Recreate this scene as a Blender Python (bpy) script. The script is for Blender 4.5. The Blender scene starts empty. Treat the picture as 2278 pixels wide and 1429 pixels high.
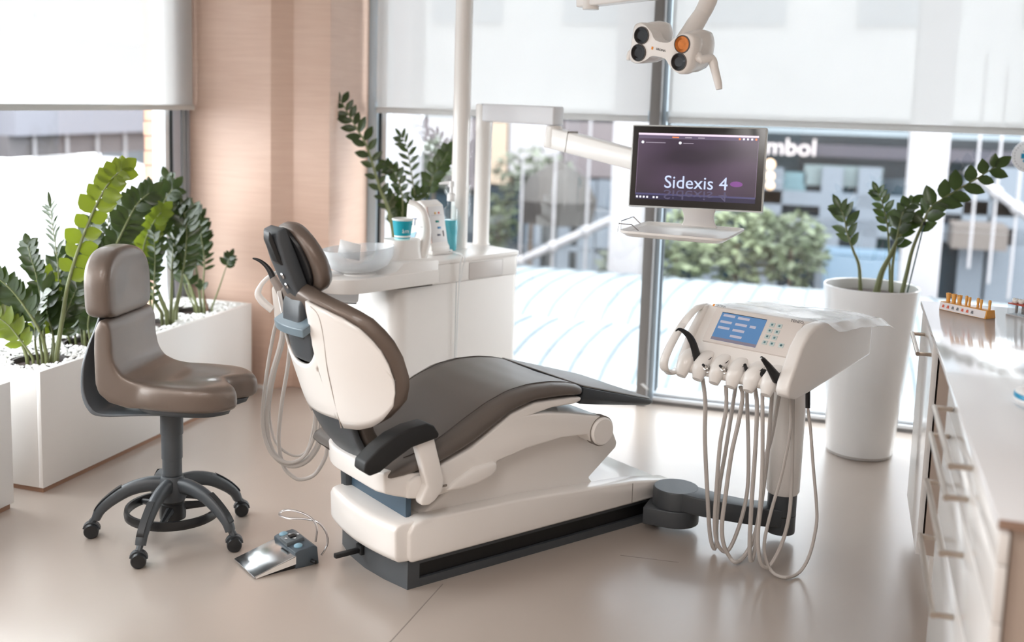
import bpy, bmesh, math, random
from mathutils import Vector, Matrix, noise
random.seed(7)
C = bpy.context.scene.collection
V = Vector
PI = math.pi
# ------------------------------------------------------------------ camera
LENS_PX, PPX, PPY = 2423.25, 1094.08, 556.24
YAW, PITCH, ROLL, EYE = -.313, .139, -.029, 1.60
f0 = V((math.sin(YAW), math.cos(YAW), 0)); r0 = V((math.cos(YAW), -math.sin(YAW), 0)); u0 = V((0, 0, 1))
fw = f0*math.cos(PITCH) - u0*math.sin(PITCH)
up_ = u0*math.cos(PITCH) + f0*math.sin(PITCH)
RT = r0*math.cos(ROLL) - up_*math.sin(ROLL)
UP = up_*math.cos(ROLL) + r0*math.sin(ROLL)
O = V((0, 0, EYE))
def ray(x, y): return RT*((x-PPX)/LENS_PX) - UP*((y-PPY)/LENS_PX) + fw
def onz(x, y, z=0.):
    d = ray(x, y); return O + d*((z-EYE)/d.z)
def onx(x, y, X):
    d = ray(x, y); return O + d*(X/d.x)
def ony(x, y, Y):
    d = ray(x, y); return O + d*(Y/d.y)
def onplane(x, y, P, n):
    d = ray(x, y); return O + d*((P-O).dot(n)/d.dot(n))
def atdepth(x, y, k): return O + ray(x, y)*k
def depth(p): return (V(p)-O).dot(fw)
cam = bpy.data.cameras.new('camera'); co = bpy.data.objects.new('camera', cam); C.objects.link(co)
cam.sensor_width = 36; cam.lens = 36*LENS_PX/2278
cam.shift_x = (1139-PPX)/2278; cam.shift_y = -(714.5-PPY)/2278
m = Matrix((RT, UP, -fw)).transposed().to_4x4(); m.translation = O
co.matrix_world = m
cam.dof.use_dof = True; cam.dof.focus_distance = 3.75; cam.dof.aperture_fstop = 1.5
cam.clip_end = 200
sc = bpy.context.scene; sc.camera = co

# ------------------------------------------------------------------ materials
def lin(c): return tuple(((v/255)/12.92 if v/255 <= .04045 else ((v/255+.055)/1.055)**2.4) for v in c)
def newmat(name):
    m = bpy.data.materials.new(name); m.use_nodes = True
    nt = m.node_tree; return m, nt, nt.nodes['Principled BSDF'], nt.nodes['Material Output']
def mat(name, rgb, rough=.5, metal=0., coat=0., bump=0., bscale=200., var=.03, spec=.5, vscale=6.):
    m, nt, p, out = newmat(name)
    c = lin(rgb)
    p.inputs['Roughness'].default_value = rough; p.inputs['Metallic'].default_value = metal
    p.inputs['Coat Weight'].default_value = coat; p.inputs['Coat Roughness'].default_value = .08
    p.inputs['Specular IOR Level'].default_value = spec
    tc = nt.nodes.new('ShaderNodeTexCoord'); n = nt.nodes.new('ShaderNodeTexNoise')
    n.inputs['Scale'].default_value = vscale; n.inputs['Detail'].default_value = 3
    nt.links.new(tc.outputs['Object'], n.inputs['Vector'])
    mx = nt.nodes.new('ShaderNodeMix'); mx.data_type = 'RGBA'
    mx.inputs['A'].default_value = (*[v*(1-var) for v in c], 1); mx.inputs['B'].default_value = (*[min(1, v*(1+var)) for v in c], 1)
    nt.links.new(n.outputs['Fac'], mx.inputs['Factor']); nt.links.new(mx.outputs['Result'], p.inputs['Base Color'])
    if bump:
        n2 = nt.nodes.new('ShaderNodeTexNoise'); n2.inputs['Scale'].default_value = bscale; n2.inputs['Detail'].default_value = 4
        nt.links.new(tc.outputs['Object'], n2.inputs['Vector'])
        b = nt.nodes.new('ShaderNodeBump'); b.inputs['Strength'].default_value = bump; b.inputs['Distance'].default_value = .002
        nt.links.new(n2.outputs['Fac'], b.inputs['Height']); nt.links.new(b.outputs['Normal'], p.inputs['Normal'])
    return m
def glassmat(name, tint=(1, 1, 1), gloss=.06, rough=.0):
    m = bpy.data.materials.new(name); m.use_nodes = True; nt = m.node_tree; nt.nodes.clear()
    out = nt.nodes.new('ShaderNodeOutputMaterial'); t = nt.nodes.new('ShaderNodeBsdfTransparent'); g = nt.nodes.new('ShaderNodeBsdfGlossy')
    t.inputs['Color'].default_value = (*tint, 1); g.inputs['Roughness'].default_value = rough
    fr = nt.nodes.new('ShaderNodeLayerWeight'); fr.inputs['Blend'].default_value = .5
    pw = nt.nodes.new('ShaderNodeMath'); pw.operation = 'POWER'; pw.inputs[1].default_value = 5; nt.links.new(fr.outputs['Facing'], pw.inputs[0])
    ml = nt.nodes.new('ShaderNodeMath'); ml.operation = 'MULTIPLY_ADD'; ml.inputs[1].default_value = gloss*10; ml.inputs[2].default_value = gloss; ml.use_clamp = True
    nt.links.new(pw.outputs[0], ml.inputs[0])
    mx = nt.nodes.new('ShaderNodeMixShader'); nt.links.new(ml.outputs[0], mx.inputs[0])
    nt.links.new(t.outputs[0], mx.inputs[1]); nt.links.new(g.outputs[0], mx.inputs[2]); nt.links.new(mx.outputs[0], out.inputs[0])
    return m
def emit(name, rgb, s=1.):
    m = bpy.data.materials.new(name); m.use_nodes = True; nt = m.node_tree; p = nt.nodes['Principled BSDF']
    p.inputs['Base Color'].default_value = (*[v*.3 for v in lin(rgb)], 1); p.inputs['Roughness'].default_value = .2
    p.inputs['Emission Color'].default_value = (*lin(rgb), 1); p.inputs['Emission Strength'].default_value = s
    return m

# ------------------------------------------------------------------ geometry
class G:
    def __init__(s): s.v = []; s.f = []
    def add(s, vs, fs):
        o = len(s.v); s.v += [V(p) for p in vs]; s.f += [tuple(o+i for i in f) for f in fs]; return s
    def box(s, a, b):
        x0, y0, z0 = a; x1, y1, z1 = b
        return s.add([(x0,y0,z0),(x1,y0,z0),(x1,y1,z0),(x0,y1,z0),(x0,y0,z1),(x1,y0,z1),(x1,y1,z1),(x0,y1,z1)],
            [(0,3,2,1),(4,5,6,7),(0,1,5,4),(1,2,6,5),(2,3,7,6),(3,0,4,7)])
    def prism(s, pts, d):
        "polygon of 3-D points swept by vector d"
        n = len(pts); pts = [V(p) for p in pts]; d = V(d)
        return s.add(pts + [p+d for p in pts], [tuple(range(n))[::-1], tuple(range(n, 2*n))] + [(i, (i+1) % n, n+(i+1) % n, n+i) for i in range(n)])
    def loft(s, rings, cap=True, closed=True):
        n = len(rings[0]); o = []
        for r in rings: o += list(r)
        f = []
        for k in range(len(rings)-1):
            for i in range(n if closed else n-1):
                j = (i+1) % n; f.append((k*n+i, k*n+j, (k+1)*n+j, (k+1)*n+i))
        if cap: f += [tuple(range(n))[::-1], tuple(range((len(rings)-1)*n, len(rings)*n))]
        return s.add(o, f)
    def tube(s, pts, r, n=10, sm=0, cap=True):
        pts = [V(p) for p in pts]
        if sm: pts = smooth(pts, sm)
        m = len(pts); rr = r if isinstance(r, (list, tuple)) else [r]*m
        if len(rr) != m:
            q = []
            for i in range(m):
                t = i/(m-1)*(len(rr)-1); k = min(int(t), len(rr)-2); q.append(rr[k]+(rr[k+1]-rr[k])*(t-k))
            rr = q
        t0 = (pts[1]-pts[0]).normalized(); ref = V((0,0,1)) if abs(t0.z) < .9 else V((1,0,0))
        a = t0.cross(ref).normalized(); rings = []
        for i, p in enumerate(pts):
            t = (pts[min(i+1, m-1)]-pts[max(i-1, 0)]).normalized()
            a = (a - t*a.dot(t)).normalized(); b = t.cross(a)
            rings.append([p + (a*math.cos(2*PI*k/n) + b*math.sin(2*PI*k/n))*rr[i] for k in range(n)])
        return s.loft(rings, cap)
    def lathe(s, prof, n=32, c=(0,0,0), ax=None, cap=True):
        "prof [(r,h)] about axis ax through c"
        c = V(c); ax = V(ax or (0,0,1)).normalized(); ref = V((1,0,0)) if abs(ax.x) < .9 else V((0,1,0))
        a = (ref-ax*ref.dot(ax)).normalized(); b = ax.cross(a)
        return s.loft([[c + ax*h + (a*math.cos(2*PI*k/n)+b*math.sin(2*PI*k/n))*r for k in range(n)] for r, h in prof], cap)
    def ball(s, c, rx, ry=None, rz=None, n=14, m=8):
        ry = ry or rx; rz = rz or rx; c = V(c)
        rings = [[c+V((rx*math.sin(PI*j/m)*math.cos(2*PI*k/n), ry*math.sin(PI*j/m)*math.sin(2*PI*k/n), -rz*math.cos(PI*j/m))) for k in range(n)] for j in range(m+1)]
        rings[0] = [p+(c-p)*.0+V((1e-4*math.cos(2*PI*k/n),1e-4*math.sin(2*PI*k/n),0)) for k, p in enumerate(rings[0])]
        rings[-1] = [p+V((1e-4*math.cos(2*PI*k/n),1e-4*math.sin(2*PI*k/n),0)) for k, p in enumerate(rings[-1])]
        return s.loft(rings)
    def grid(s, P, flip=False):
        h, w = len(P), len(P[0])
        return s.add([q for r in P for q in r], [((i*w+j), (i*w+j+1), ((i+1)*w+j+1), ((i+1)*w+j))[::-1 if flip else 1] for i in range(h-1) for j in range(w-1)])
    def xf(s, M): s.v = [M @ p for p in s.v]; return s
def smooth(pts, k=4):
    "Catmull-Rom"
    out = []; n = len(pts)
    for i in range(n-1):
        a, b, c, d = pts[max(i-1,0)], pts[i], pts[i+1], pts[min(i+2,n-1)]
        for j in range(k):
            t = j/k; out.append(.5*((2*b)+(c-a)*t+(2*a-5*b+4*c-d)*t*t+(3*b-a-3*c+d)*t**3))
    out.append(pts[-1]); return out
def interp(tab, x):
    if x <= tab[0][0]: return tab[0][1]
    for (a, b), (c, d) in zip(tab, tab[1:]):
        if x <= c: return b+(d-b)*(x-a)/(c-a)
    return tab[-1][1]
def mk(name, g, m, parent=None, bevel=0., seg=2, ang=35, solid=0., subd=0, flat=False):
    me = bpy.data.meshes.new(name); bm = bmesh.new()
    vs = [bm.verts.new(p) for p in g.v]
    for f in g.f:
        if len(set(f)) > 2:
            try: bm.faces.new([vs[i] for i in f])
            except ValueError: pass
    bmesh.ops.recalc_face_normals(bm, faces=bm.faces[:])
    if bevel:
        bm.normal_update()
        es = [e for e in bm.edges if len(e.link_faces) == 2 and e.calc_face_angle(0) > math.radians(28)]
        bmesh.ops.bevel(bm, geom=es, offset=bevel, segments=seg, affect='EDGES', profile=.5, clamp_overlap=True)
    bm.to_mesh(me); bm.free()
    ob = bpy.data.objects.new(name, me); C.objects.link(ob)
    if m: me.materials.append(m)
    if not flat:
        me.polygons.foreach_set('use_smooth', [True]*len(me.polygons)); me.set_sharp_from_angle(angle=math.radians(ang))
    if solid:
        md = ob.modifiers.new('thickness', 'SOLIDIFY'); md.thickness = solid; md.offset = 0
    if subd:
        md = ob.modifiers.new('smooth', 'SUBSURF'); md.levels = md.render_levels = subd
    if parent: ob.parent = parent
    return ob
def local(parent, g):
    "points given in world space brought into the frame of a thing"
    r = parent
    while r.parent: r = r.parent
    return g.xf(r.matrix_basis.inverted())
def tag(o, label=None, cat=None, group=None, kind=None):
    if label: o['label'] = label
    if cat: o['category'] = cat
    if group: o['group'] = group
    if kind: o['kind'] = kind
    return o
def thing(name, loc, label, cat, rz=0., group=None):
    o = bpy.data.objects.new(name, None); C.objects.link(o); o.location = loc; o.rotation_euler = (0, 0, rz)
    o.matrix_basis = Matrix.Translation(loc) @ Matrix.Rotation(rz, 4, 'Z')
    o.empty_display_size = .1
    return tag(o, label, cat, group)
def struct(name, g, m, parent=None, **k):
    o = mk(name, g, m, parent, **k)
    if not parent: o['kind'] = 'structure'
    return o
FONT = []
def text(body, size, M, m=None, name='lettering', parent=None, ext=.0004, align='CENTER'):
    "lettering as a mesh; M takes text x,y to the place"
    cu = bpy.data.curves.new(name, 'FONT'); cu.body = body; cu.size = size; cu.extrude = ext; cu.align_x = align; cu.align_y = 'CENTER'; cu.resolution_u = 3
    t = bpy.data.objects.new(name, cu); C.objects.link(t); bpy.context.view_layer.update()
    me = bpy.data.meshes.new_from_object(t.evaluated_get(bpy.context.evaluated_depsgraph_get()))
    bpy.data.objects.remove(t); me.name = name
    o = bpy.data.objects.new(name, me); C.objects.link(o); me.materials.clear(); me.materials.append(m)
    if parent:
        o.parent = parent; r = parent
        while r.parent: r = r.parent
        M = r.matrix_basis.inverted() @ M
    me.transform(M); return o
def frame(o, x, y):
    "matrix from an origin and two in-plane axes"
    x = V(x).normalized(); z = x.cross(V(y)).normalized(); y = z.cross(x)
    M = Matrix((x, y, z)).transposed().to_4x4(); M.translation = V(o); return M
# ------------------------------------------------------------------ palette
WHITE = mat('white lacquer', (240,236,232), .28, coat=.3, var=.01)
WHITEP = mat('white plastic', (238,234,230), .35, var=.01)
BLEACH = mat('bright white board', (238,238,238), .4, var=.01)
DARK = mat('charcoal plastic', (66,70,74), .42, var=.05, bump=.1, bscale=600)
DARKB = mat('near black plastic', (24,25,27), .4, var=.05)
BLACK = mat('black rail', (10,10,11), .5)
LEATHER = mat('taupe upholstery', (98,90,84), .36, var=.04, bump=.25, bscale=900, coat=.05)
BRONZE = mat('bronze taupe upholstery', (108,95,86), .3, metal=.3, var=.04, bump=.25, bscale=900, coat=.25)
STEEL = mat('brushed steel', (200,200,202), .22, metal=1.)
CHROME = mat('polished chrome', (225,222,218), .1, metal=1.)
GREYM = mat('grey powder coated aluminium', (150,158,164), .4, var=.02)
GREYF = mat('warm grey window post', (128,126,126), .45, var=.02)
SEAM = mat('thin dark joint', (136,128,121), .6)
HOSE = mat('grey silicone hose', (192,186,181), .45)
# ------------------------------------------------------------------ shell
def veneer(name, a, b, rough=.45):
    m, nt, p, out = newmat(name)
    tc = nt.nodes.new('ShaderNodeTexCoord'); mp = nt.nodes.new('ShaderNodeMapping'); mp.inputs['Scale'].default_value = (1.6, 1.6, 26)
    n = nt.nodes.new('ShaderNodeTexNoise'); n.inputs['Scale'].default_value = 2.2; n.inputs['Detail'].default_value = 6; n.inputs['Distortion'].default_value = .6
    n2 = nt.nodes.new('ShaderNodeTexNoise'); n2.inputs['Scale'].default_value = 1.7; n2.inputs['Detail'].default_value = 2
    nt.links.new(tc.outputs['Object'], mp.inputs['Vector']); nt.links.new(mp.outputs[0], n.inputs['Vector']); nt.links.new(tc.outputs['Object'], n2.inputs['Vector'])
    ad = nt.nodes.new('ShaderNodeMath'); ad.operation = 'MULTIPLY_ADD'; ad.inputs[1].default_value = .55
    nt.links.new(n2.outputs['Fac'], ad.inputs[0]); 
    ml = nt.nodes.new('ShaderNodeMath'); ml.operation = 'MULTIPLY'; ml.inputs[1].default_value = .5; nt.links.new(n.outputs['Fac'], ml.inputs[0]); nt.links.new(ml.outputs[0], ad.inputs[2])
    cr = nt.nodes.new('ShaderNodeValToRGB'); cr.color_ramp.elements[0].position = .36; cr.color_ramp.elements[1].position = .68
    cr.color_ramp.elements[0].color = (*lin(a), 1); cr.color_ramp.elements[1].color = (*lin(b), 1)
    nt.links.new(ad.outputs[0], cr.inputs[0]); nt.links.new(cr.outputs[0], p.inputs['Base Color']); p.inputs['Roughness'].default_value = rough
    return m
VENEER = veneer('pink beige wood veneer', (208,176,158), (220,191,173))
def floormat():
    m, nt, p, out = newmat('beige grey vinyl floor')
    tc = nt.nodes.new('ShaderNodeTexCoord'); n = nt.nodes.new('ShaderNodeTexNoise'); n.inputs['Scale'].default_value = 1.3; n.inputs['Detail'].default_value = 5
    nt.links.new(tc.outputs['Object'], n.inputs['Vector'])
    mx = nt.nodes.new('ShaderNodeMix'); mx.data_type = 'RGBA'; mx.inputs['A'].default_value = (*lin((172,160,150)), 1); mx.inputs['B'].default_value = (*lin((179,167,157)), 1)
    nt.links.new(n.outputs['Fac'], mx.inputs['Factor']); nt.links.new(mx.outputs['Result'], p.inputs['Base Color'])
    p.inputs['Roughness'].default_value = .3; p.inputs['Specular IOR Level'].default_value = .6; p.inputs['Coat Weight'].default_value = .85; p.inputs['Coat Roughness'].default_value = .24
    n2 = nt.nodes.new('ShaderNodeTexNoise'); n2.inputs['Scale'].default_value = 9; n2.inputs['Detail'].default_value = 3; nt.links.new(tc.outputs['Object'], n2.inputs['Vector'])
    b = nt.nodes.new('ShaderNodeBump'); b.inputs['Strength'].default_value = .04; b.inputs['Distance'].default_value = .01
    nt.links.new(n2.outputs['Fac'], b.inputs['Height']); nt.links.new(b.outputs['Normal'], p.inputs['Normal'])
    return m
FLOOR = floormat()
XA, YB = -3.38, 5.70          # glazed left wall, glazed far wall
CEIL = 2.75
struct('floor', G().box((-3.6, -1.6, -.12), (1.15, 5.84, 0)), FLOOR)
CEILM = mat('white ceiling paint', (214,210,206), .8)
struct('ceiling', G().box((-3.6, -1.6, CEIL), (1.15, 5.84, CEIL+.2)), CEILM)
WALLP = mat('warm white wall paint', (190,180,172), .7)
struct('wall_back', G().box((-3.6, -1.6, 0), (1.15, -1.5, CEIL)), WALLP)
struct('wall_right', G().box((1.0, -1.5, 0), (1.15, 5.84, CEIL)), WALLP)
# veneered column with its splayed edge between the two windows, and the wall that carries on to the camera side of the left window
poly = [(-3.60,5.106,0),(-2.888,5.10,0),(-2.80,5.185,0),(-2.588,5.185,0),(-2.606,5.84,0),(-3.60,5.84,0)]
struct('wall_left', G().prism(poly, (0,0,CEIL)), VENEER, bevel=.004, seg=2)
struct('wall_front', G().box((-3.6, -1.5, 0), (XA, 1.2, CEIL)), WALLP)
struct('baseboard_left', G().box((-3.37, 5.088, 0), (-2.886, 5.106, .018)), WHITEP)
# joint lines in the vinyl
p, q = onz(868, 1429), onz(985, 1300); d = (q-p).normalized(); nn = V((-d.y, d.x, 0))*.0016
e = p - d*.8
struct('trim_1', G().prism([e-nn, q-nn, q+nn, e+nn], (0,0,.0006)), SEAM)
p, q = onz(1380, 1236), onz(1510, 1252); d = (q-p).normalized(); nn = V((-d.y, d.x, 0))*.0014
struct('trim_2', G().prism([p-nn, q-nn, q+nn, p+nn], (0,0,.0006)), SEAM)
# ------------------------------------------------------------------ windows
GLASS = glassmat('window glass', (.97,.985,.985))
WFRAME = mat('white window frame', (222,226,230), .4)
FRAMEB = mat('blue grey window frame', (186,202,214), .4)
GASK = mat('dark gasket', (38,48,54), .5)
def wempty(name):
    o = bpy.data.objects.new(name, None); C.objects.link(o); o['kind'] = 'structure'; return o
w1 = wempty('window_1')       # left window, in the plane x = XA
mk('window_pane', G().box((XA-.07, 1.3, .10), (XA-.064, 4.90, CEIL)), GLASS, w1)
mk('window_frame', G().box((XA-.10, 4.95, 0), (XA, 5.106, CEIL)).box((XA-.10, 1.2, 0), (XA, 4.95, .10)).box((XA-.10, 1.2, .10), (XA, 1.3, CEIL)), mat('lilac grey window frame', (176,178,188), .4), w1, bevel=.004)
mk('gasket', G().box((XA-.09, 4.935, .1), (XA-.004, 4.95, CEIL)), GASK, w1)
mk('sash', G().box((XA-.09, 4.895, .10), (XA-.012, 4.935, CEIL)), WFRAME, w1, bevel=.003)
mk('cover_strip', G().box((XA, 5.02, 0), (XA+.008, 5.045, CEIL)).box((XA, 5.062, .0), (XA+.006, 5.075, CEIL)), GREYM, w1)
w2 = wempty('window_2')       # far window, in the plane y = YB
mk('window_pane', G().box((-2.50, YB+.07, .05), (-.985, YB+.076, CEIL)), GLASS, w2)
mk('window_pane', G().box((-.905, YB+.07, .05), (.99, YB+.076, CEIL)), GLASS, w2)
mk('side_frame', G().box((-2.607, YB-.005, 0), (-2.545, YB+.11, CEIL)), FRAMEB, w2, bevel=.003)
mk('gasket', G().box((-2.545, YB+.01, .05), (-2.530, YB+.10, CEIL)), GASK, w2)
mk('side_sash', G().box((-2.530, YB+.02, .05), (-2.50, YB+.10, CEIL)), WFRAME, w2)
mk('mullion', G().box((-.984, YB-.10, 0), (-.932, YB+.11, CEIL)), GREYF, w2, bevel=.003)
mk('mullion_edge', G().box((-.932, YB-.02, 0), (-.908, YB+.11, CEIL)), FRAMEB, w2, bevel=.003)
mk('gasket', G().box((-.908, YB+.03, .05), (-.902, YB+.10, CEIL)), GASK, w2)
for x0, x1 in ((-2.545, -.984), (-.908, 1.0)):
    mk('bottom_rail', G().box((x0, YB-.03, .018), (x1, YB+.10, .034)).box((x0, YB+.0, .039), (x1, YB+.10, .052)), WFRAME, w2)
    mk('floor_channel', G().box((x0, YB-.025, 0), (x1, YB+.09, .018)).box((x0, YB+.01, .034), (x1, YB+.09, .039)), GREYF, w2)
# scar on the mullion: chipped paint
mk('chipped_paint', G().add([onplane(x, y, V((0,YB-.101,0)), V((0,1,0))) for x, y in ((1424,855),(1431,853),(1438,860),(1444,866),(1441,869),(1434,864),(1428,858))], [(0,1,2,3,4,5,6)]), WFRAME, w2)
# ------------------------------------------------------------------ roller blinds
def blindmat():
    m = bpy.data.materials.new('white screen fabric'); m.use_nodes = True; nt = m.node_tree; nt.nodes.clear()
    out = nt.nodes.new('ShaderNodeOutputMaterial'); d = nt.nodes.new('ShaderNodeBsdfDiffuse'); t = nt.nodes.new('ShaderNodeBsdfTranslucent'); tr = nt.nodes.new('ShaderNodeBsdfTransparent')
    tc = nt.nodes.new('ShaderNodeTexCoord'); n = nt.nodes.new('ShaderNodeTexNoise'); n.inputs['Scale'].default_value = 3; nt.links.new(tc.outputs['Object'], n.inputs['Vector'])
    cr = nt.nodes.new('ShaderNodeValToRGB'); cr.color_ramp.elements[0].color = (.68,.68,.675,1); cr.color_ramp.elements[1].color = (.74,.74,.735,1); nt.links.new(n.outputs['Fac'], cr.inputs[0])
    nt.links.new(cr.outputs[0], t.inputs['Color']); nt.links.new(cr.outputs[0], d.inputs['Color'])
    a = nt.nodes.new('ShaderNodeMixShader'); a.inputs[0].default_value = .25; nt.links.new(d.outputs[0], a.inputs[1]); nt.links.new(t.outputs[0], a.inputs[2])
    b = nt.nodes.new('ShaderNodeMixShader'); b.inputs[0].default_value = .12; nt.links.new(a.outputs[0], b.inputs[1]); nt.links.new(tr.outputs[0], b.inputs[2])
    nt.links.new(b.outputs[0], out.inputs[0]); return m
BLIND = blindmat(); BAR = mat('blind bottom bar', (196,198,196), .5)
b1 = thing('roller_blind', (XA+.04, 5.07, 1.49), 'white roller blind half lowered over the left window beside the wood veneer column', 'blind')
mk('fabric', local(b1, G().grid([[(XA+.04, 5.07, z), (XA+.04, 1.25, z)] for z in (1.515, CEIL)])), BLIND, b1)
mk('bottom_bar', local(b1, G().box((XA+.03, 1.25, 1.488), (XA+.052, 5.07, 1.516))), BAR, b1, bevel=.003)
b2 = thing('roller_blind', (-1.75, 5.655, 1.50), 'white roller blind of the far window, between column and grey mullion, behind the white posts', 'blind')
mk('fabric', local(b2, G().grid([[(-2.535, 5.655, z), (-.985, 5.655, z)] for z in (1.52, CEIL)])), BLIND, b2)
mk('bottom_bar', local(b2, G().box((-2.535, 5.648, 1.496), (-.985, 5.662, 1.53))), BLIND, b2, bevel=.003)
b3 = thing('roller_blind', (.05, 5.655, 1.50), 'wide white roller blind of the far window, right of the mullion above the monitor', 'blind')
mk('fabric', local(b3, G().grid([[(-.90, 5.655, z), (.99, 5.655, z)] for z in (1.52, CEIL)])), BLIND, b3)
mk('bottom_bar', local(b3, G().box((-.90, 5.648, 1.496), (.99, 5.662, 1.53))), BLIND, b3, bevel=.003)
for x0, x1, p in ((-.998,-.985,b2), (-.905,-.893,b3), (-2.548,-2.535,b2)):
    mk('end_bracket', local(p, G().box((x0, 5.64, 1.505), (x1, 5.672, 1.555))), FRAMEB, p)
# round window sticker
st = thing('window_sticker', ony(2290, 348, YB+.06), 'round white sticker with a blue six-armed star on the far window glass', 'sticker')
sM = frame(ony(2290, 348, YB+.06), (1,0,0), (0,0,1))
STK = mat('white vinyl', (226,228,232), .5); STB = mat('cyan blue print', (0,138,180), .5); STG = mat('grey print', (150,150,155), .5)
mk('disc', local(st, G().lathe([(.078,0),(.078,.001)], 48, ony(2290,348,YB+.06), (0,-1,0))), STK, st)
g = G()
for k in range(6):
    a = k*PI/3; M = sM @ Matrix.Rotation(a, 4, 'Z'); g.prism([M @ V(p) for p in ((0,-.0105,.0012),(.036,-.0125,.0012),(.036,.0125,.0012),(0,.0105,.0012))], (0,-.0006,0))
mk('star', local(st, g), STB, st)
text('Ca', .016, sM @ Matrix.Translation((-.012,0,.0025)), STK, 'lettering', st)
g = G()
for k in range(30):
    a = k*2*PI/30; c = sM @ V((.065*math.cos(a), .065*math.sin(a), .0012)); g.lathe([(.0028,0),(.0028,.0005)], 8, c, (0,-1,0))
mk('dots', local(st, g), STG, st)
# ------------------------------------------------------------------ outside the windows
def omat(name, rgb, rough=.6, var=.03, vscale=6.): return mat(name, tuple(v*.77 for v in rgb), rough, var=var, vscale=vscale)
def plain(name, rgb, rough=.7, var=.08, vs=1.5): return omat(name, rgb, rough, var=var, vscale=vs)
PAVE = plain('grey paving', (140,138,138))
struct('ground', G().box((-60, 6.4, -4.6), (40, 60, -4.5)).box((-60, -40, -4.6), (-4, 6.4, -4.5)), PAVE)
# curved metal roof below the far window
ROOF = omat('white coated roof sheet', (146,156,162), .45, var=.02, vscale=.8); RSEAM = omat('roof seam', (112,128,140), .5)
rf = thing('curved_roof', (-.5, 9.4, -4.5), 'white curved metal roof with standing seams just below the far window', 'roof')
prof1 = [(7.02,-1.0),(7.04,-.75),(7.12,-.55),(7.3,-.40),(7.6,-.30),(8.0,-.25),(8.5,-.24),(8.95,-.27)]
prof2 = [(8.95,-.40),(9.0,-.30),(9.3,-.20),(9.9,-.15),(10.7,-.17),(11.5,-.25),(12.0,-.34),(12.1,-.9)]
g = G().grid([[(x, y, z) for x in (-6, 6)] for y, z in prof1]); mk('lower_sheet', local(rf, g), ROOF, rf, ang=60)
g = G().grid([[(x, y, z) for x in (-6, 6)] for y, z in prof2]); mk('upper_sheet', local(rf, g), ROOF, rf, ang=60)
g = G(); x = -5.8
while x < 3.5:
    g.tube([(x, y, z+.008) for y, z in prof1], .009, 5, 3); g.tube([(x+.11, y, z+.008) for y, z in prof2[1:-1]], .009, 5, 3); x += .235
mk('standing_seam', local(rf, g), RSEAM, rf)
mk('support', local(rf, G().box((-6, 8.0, -4.5), (6, 11.0, -1.0))), ROOF, rf)
mk('infill', local(rf, G().box((-6, 6.5, -1.1), (6, 7.05, -1.0))), plain('dark blue gutter', (70,104,124), .4), rf)  # dark blue slab filling the gap before the roof edge
# white columns
COLM = plain('white outdoor column', (176,174,178), .6, .01)
def column(xl, xr, Y, label):
    a, b = ony(xl, 400, Y), ony(xr, 400, Y); c = (a+b)/2
    o = thing('white_column', (c.x, Y, -4.5), label, 'column', 0, 'white columns outside')
    h = (b.x-a.x)/2
    mk('shaft', local(o, G().box((c.x-h, Y-h, -4.2), (c.x+h, Y+h, 7))), COLM, o, bevel=.03)
    mk('foot', local(o, G().box((c.x-h*1.25, Y-h*1.25, -4.5), (c.x+h*1.25, Y+h*1.25, -4.2))), COLM, o, bevel=.02)
column(2016, 2104, 13.2, 'square white column outside, between the window sticker and the cylinder planter')
column(1366, 1436, 13.2, 'square white column outside, directly behind the monitor and its tray')
column(846, 926, 13.2, 'square white column outside, at the edge of the far window beside the wood column')
# shop building across the way
bld = thing('shop_building', (0, 20, -4.5), 'dark shop building across the way with a sign band and glass front', 'building')
BAND = plain('dark mauve sign band', (58,56,68)); SG = omat('dark shop glass', (32,50,62), .15, var=.35, vscale=.5); MUL = plain('pale grey mullion', (112,122,134))
PANEL = plain('grey green panel', (112,128,132)); PBLUE = plain('pale blue panel', (96,122,144)); TAN = plain('cream wall', (190,170,150)); MAU = plain('mauve grey wall', (112,104,108)); LBAND = plain('pale steel fascia', (130,142,150))
def onb(x, y, d=0): return ony(x, y, 20-d)
def slab(name, x0, y0, x1, y1, d, m, th=.3, parent=bld):
    a, b = onb(x0, y0, d), onb(x1, y1, d)
    return mk(name, local(parent, G().box((a.x, a.y, min(a.z,b.z)), (b.x, a.y+th, max(a.z,b.z)))), m, parent)
mk('wall', local(bld, G().box((-16, 20.6, -4.5), (12, 21, 15))), plain('dark blue grey wall', (70,82,92), var=.25), bld)  # dark blue grey all over, with broad random tone
UPF = plain('white upper facade', (236,238,240), .7, .03)
mk('upper_facade', local(bld, G().box((-16, 20.0, 1.42), (12, 20.6, 7.5))), UPF, bld)
for i in range(9): mk('upper_window', local(bld, G().box((-13+2.6*i, 19.95, 3.0), (-11.6+2.6*i, 20.0, 5.4))), plain('upper window', (170,180,190), .3), bld)
slab('fascia', 1440, 285, 2400, 306, .25, LBAND)
slab('sign_band', 1440, 306, 2400, 372, .2, BAND)
slab('shop_glass', 1440, 372, 2400, 900, .05, SG)
slab('glazed_panel', 1790, 366, 1962, 420, .15, PANEL)
slab('glazed_panel', 1690, 380, 1790, 440, .15, plain('teal panel', (96,128,138)))
slab('blue_panel', 1850, 428, 1906, 470, .15, PBLUE)  # flat pale blue slab on the shop front
slab('counter', 1834, 560, 1990, 700, 1.5, PBLUE, .8)
slab('counter', 2120, 500, 2240, 560, 1.2, plain('beige counter', (104,96,92)), .8)
slab('shop_glass', 1060, 410, 1440, 900, .05, SG)
slab('wall_panel', 1060, 270, 1130, 410, .1, TAN); slab('wall_panel', 1130, 270, 1250, 395, .1, COLM); slab('wall_panel', 1250, 270, 1440, 400, .1, MAU)
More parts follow.
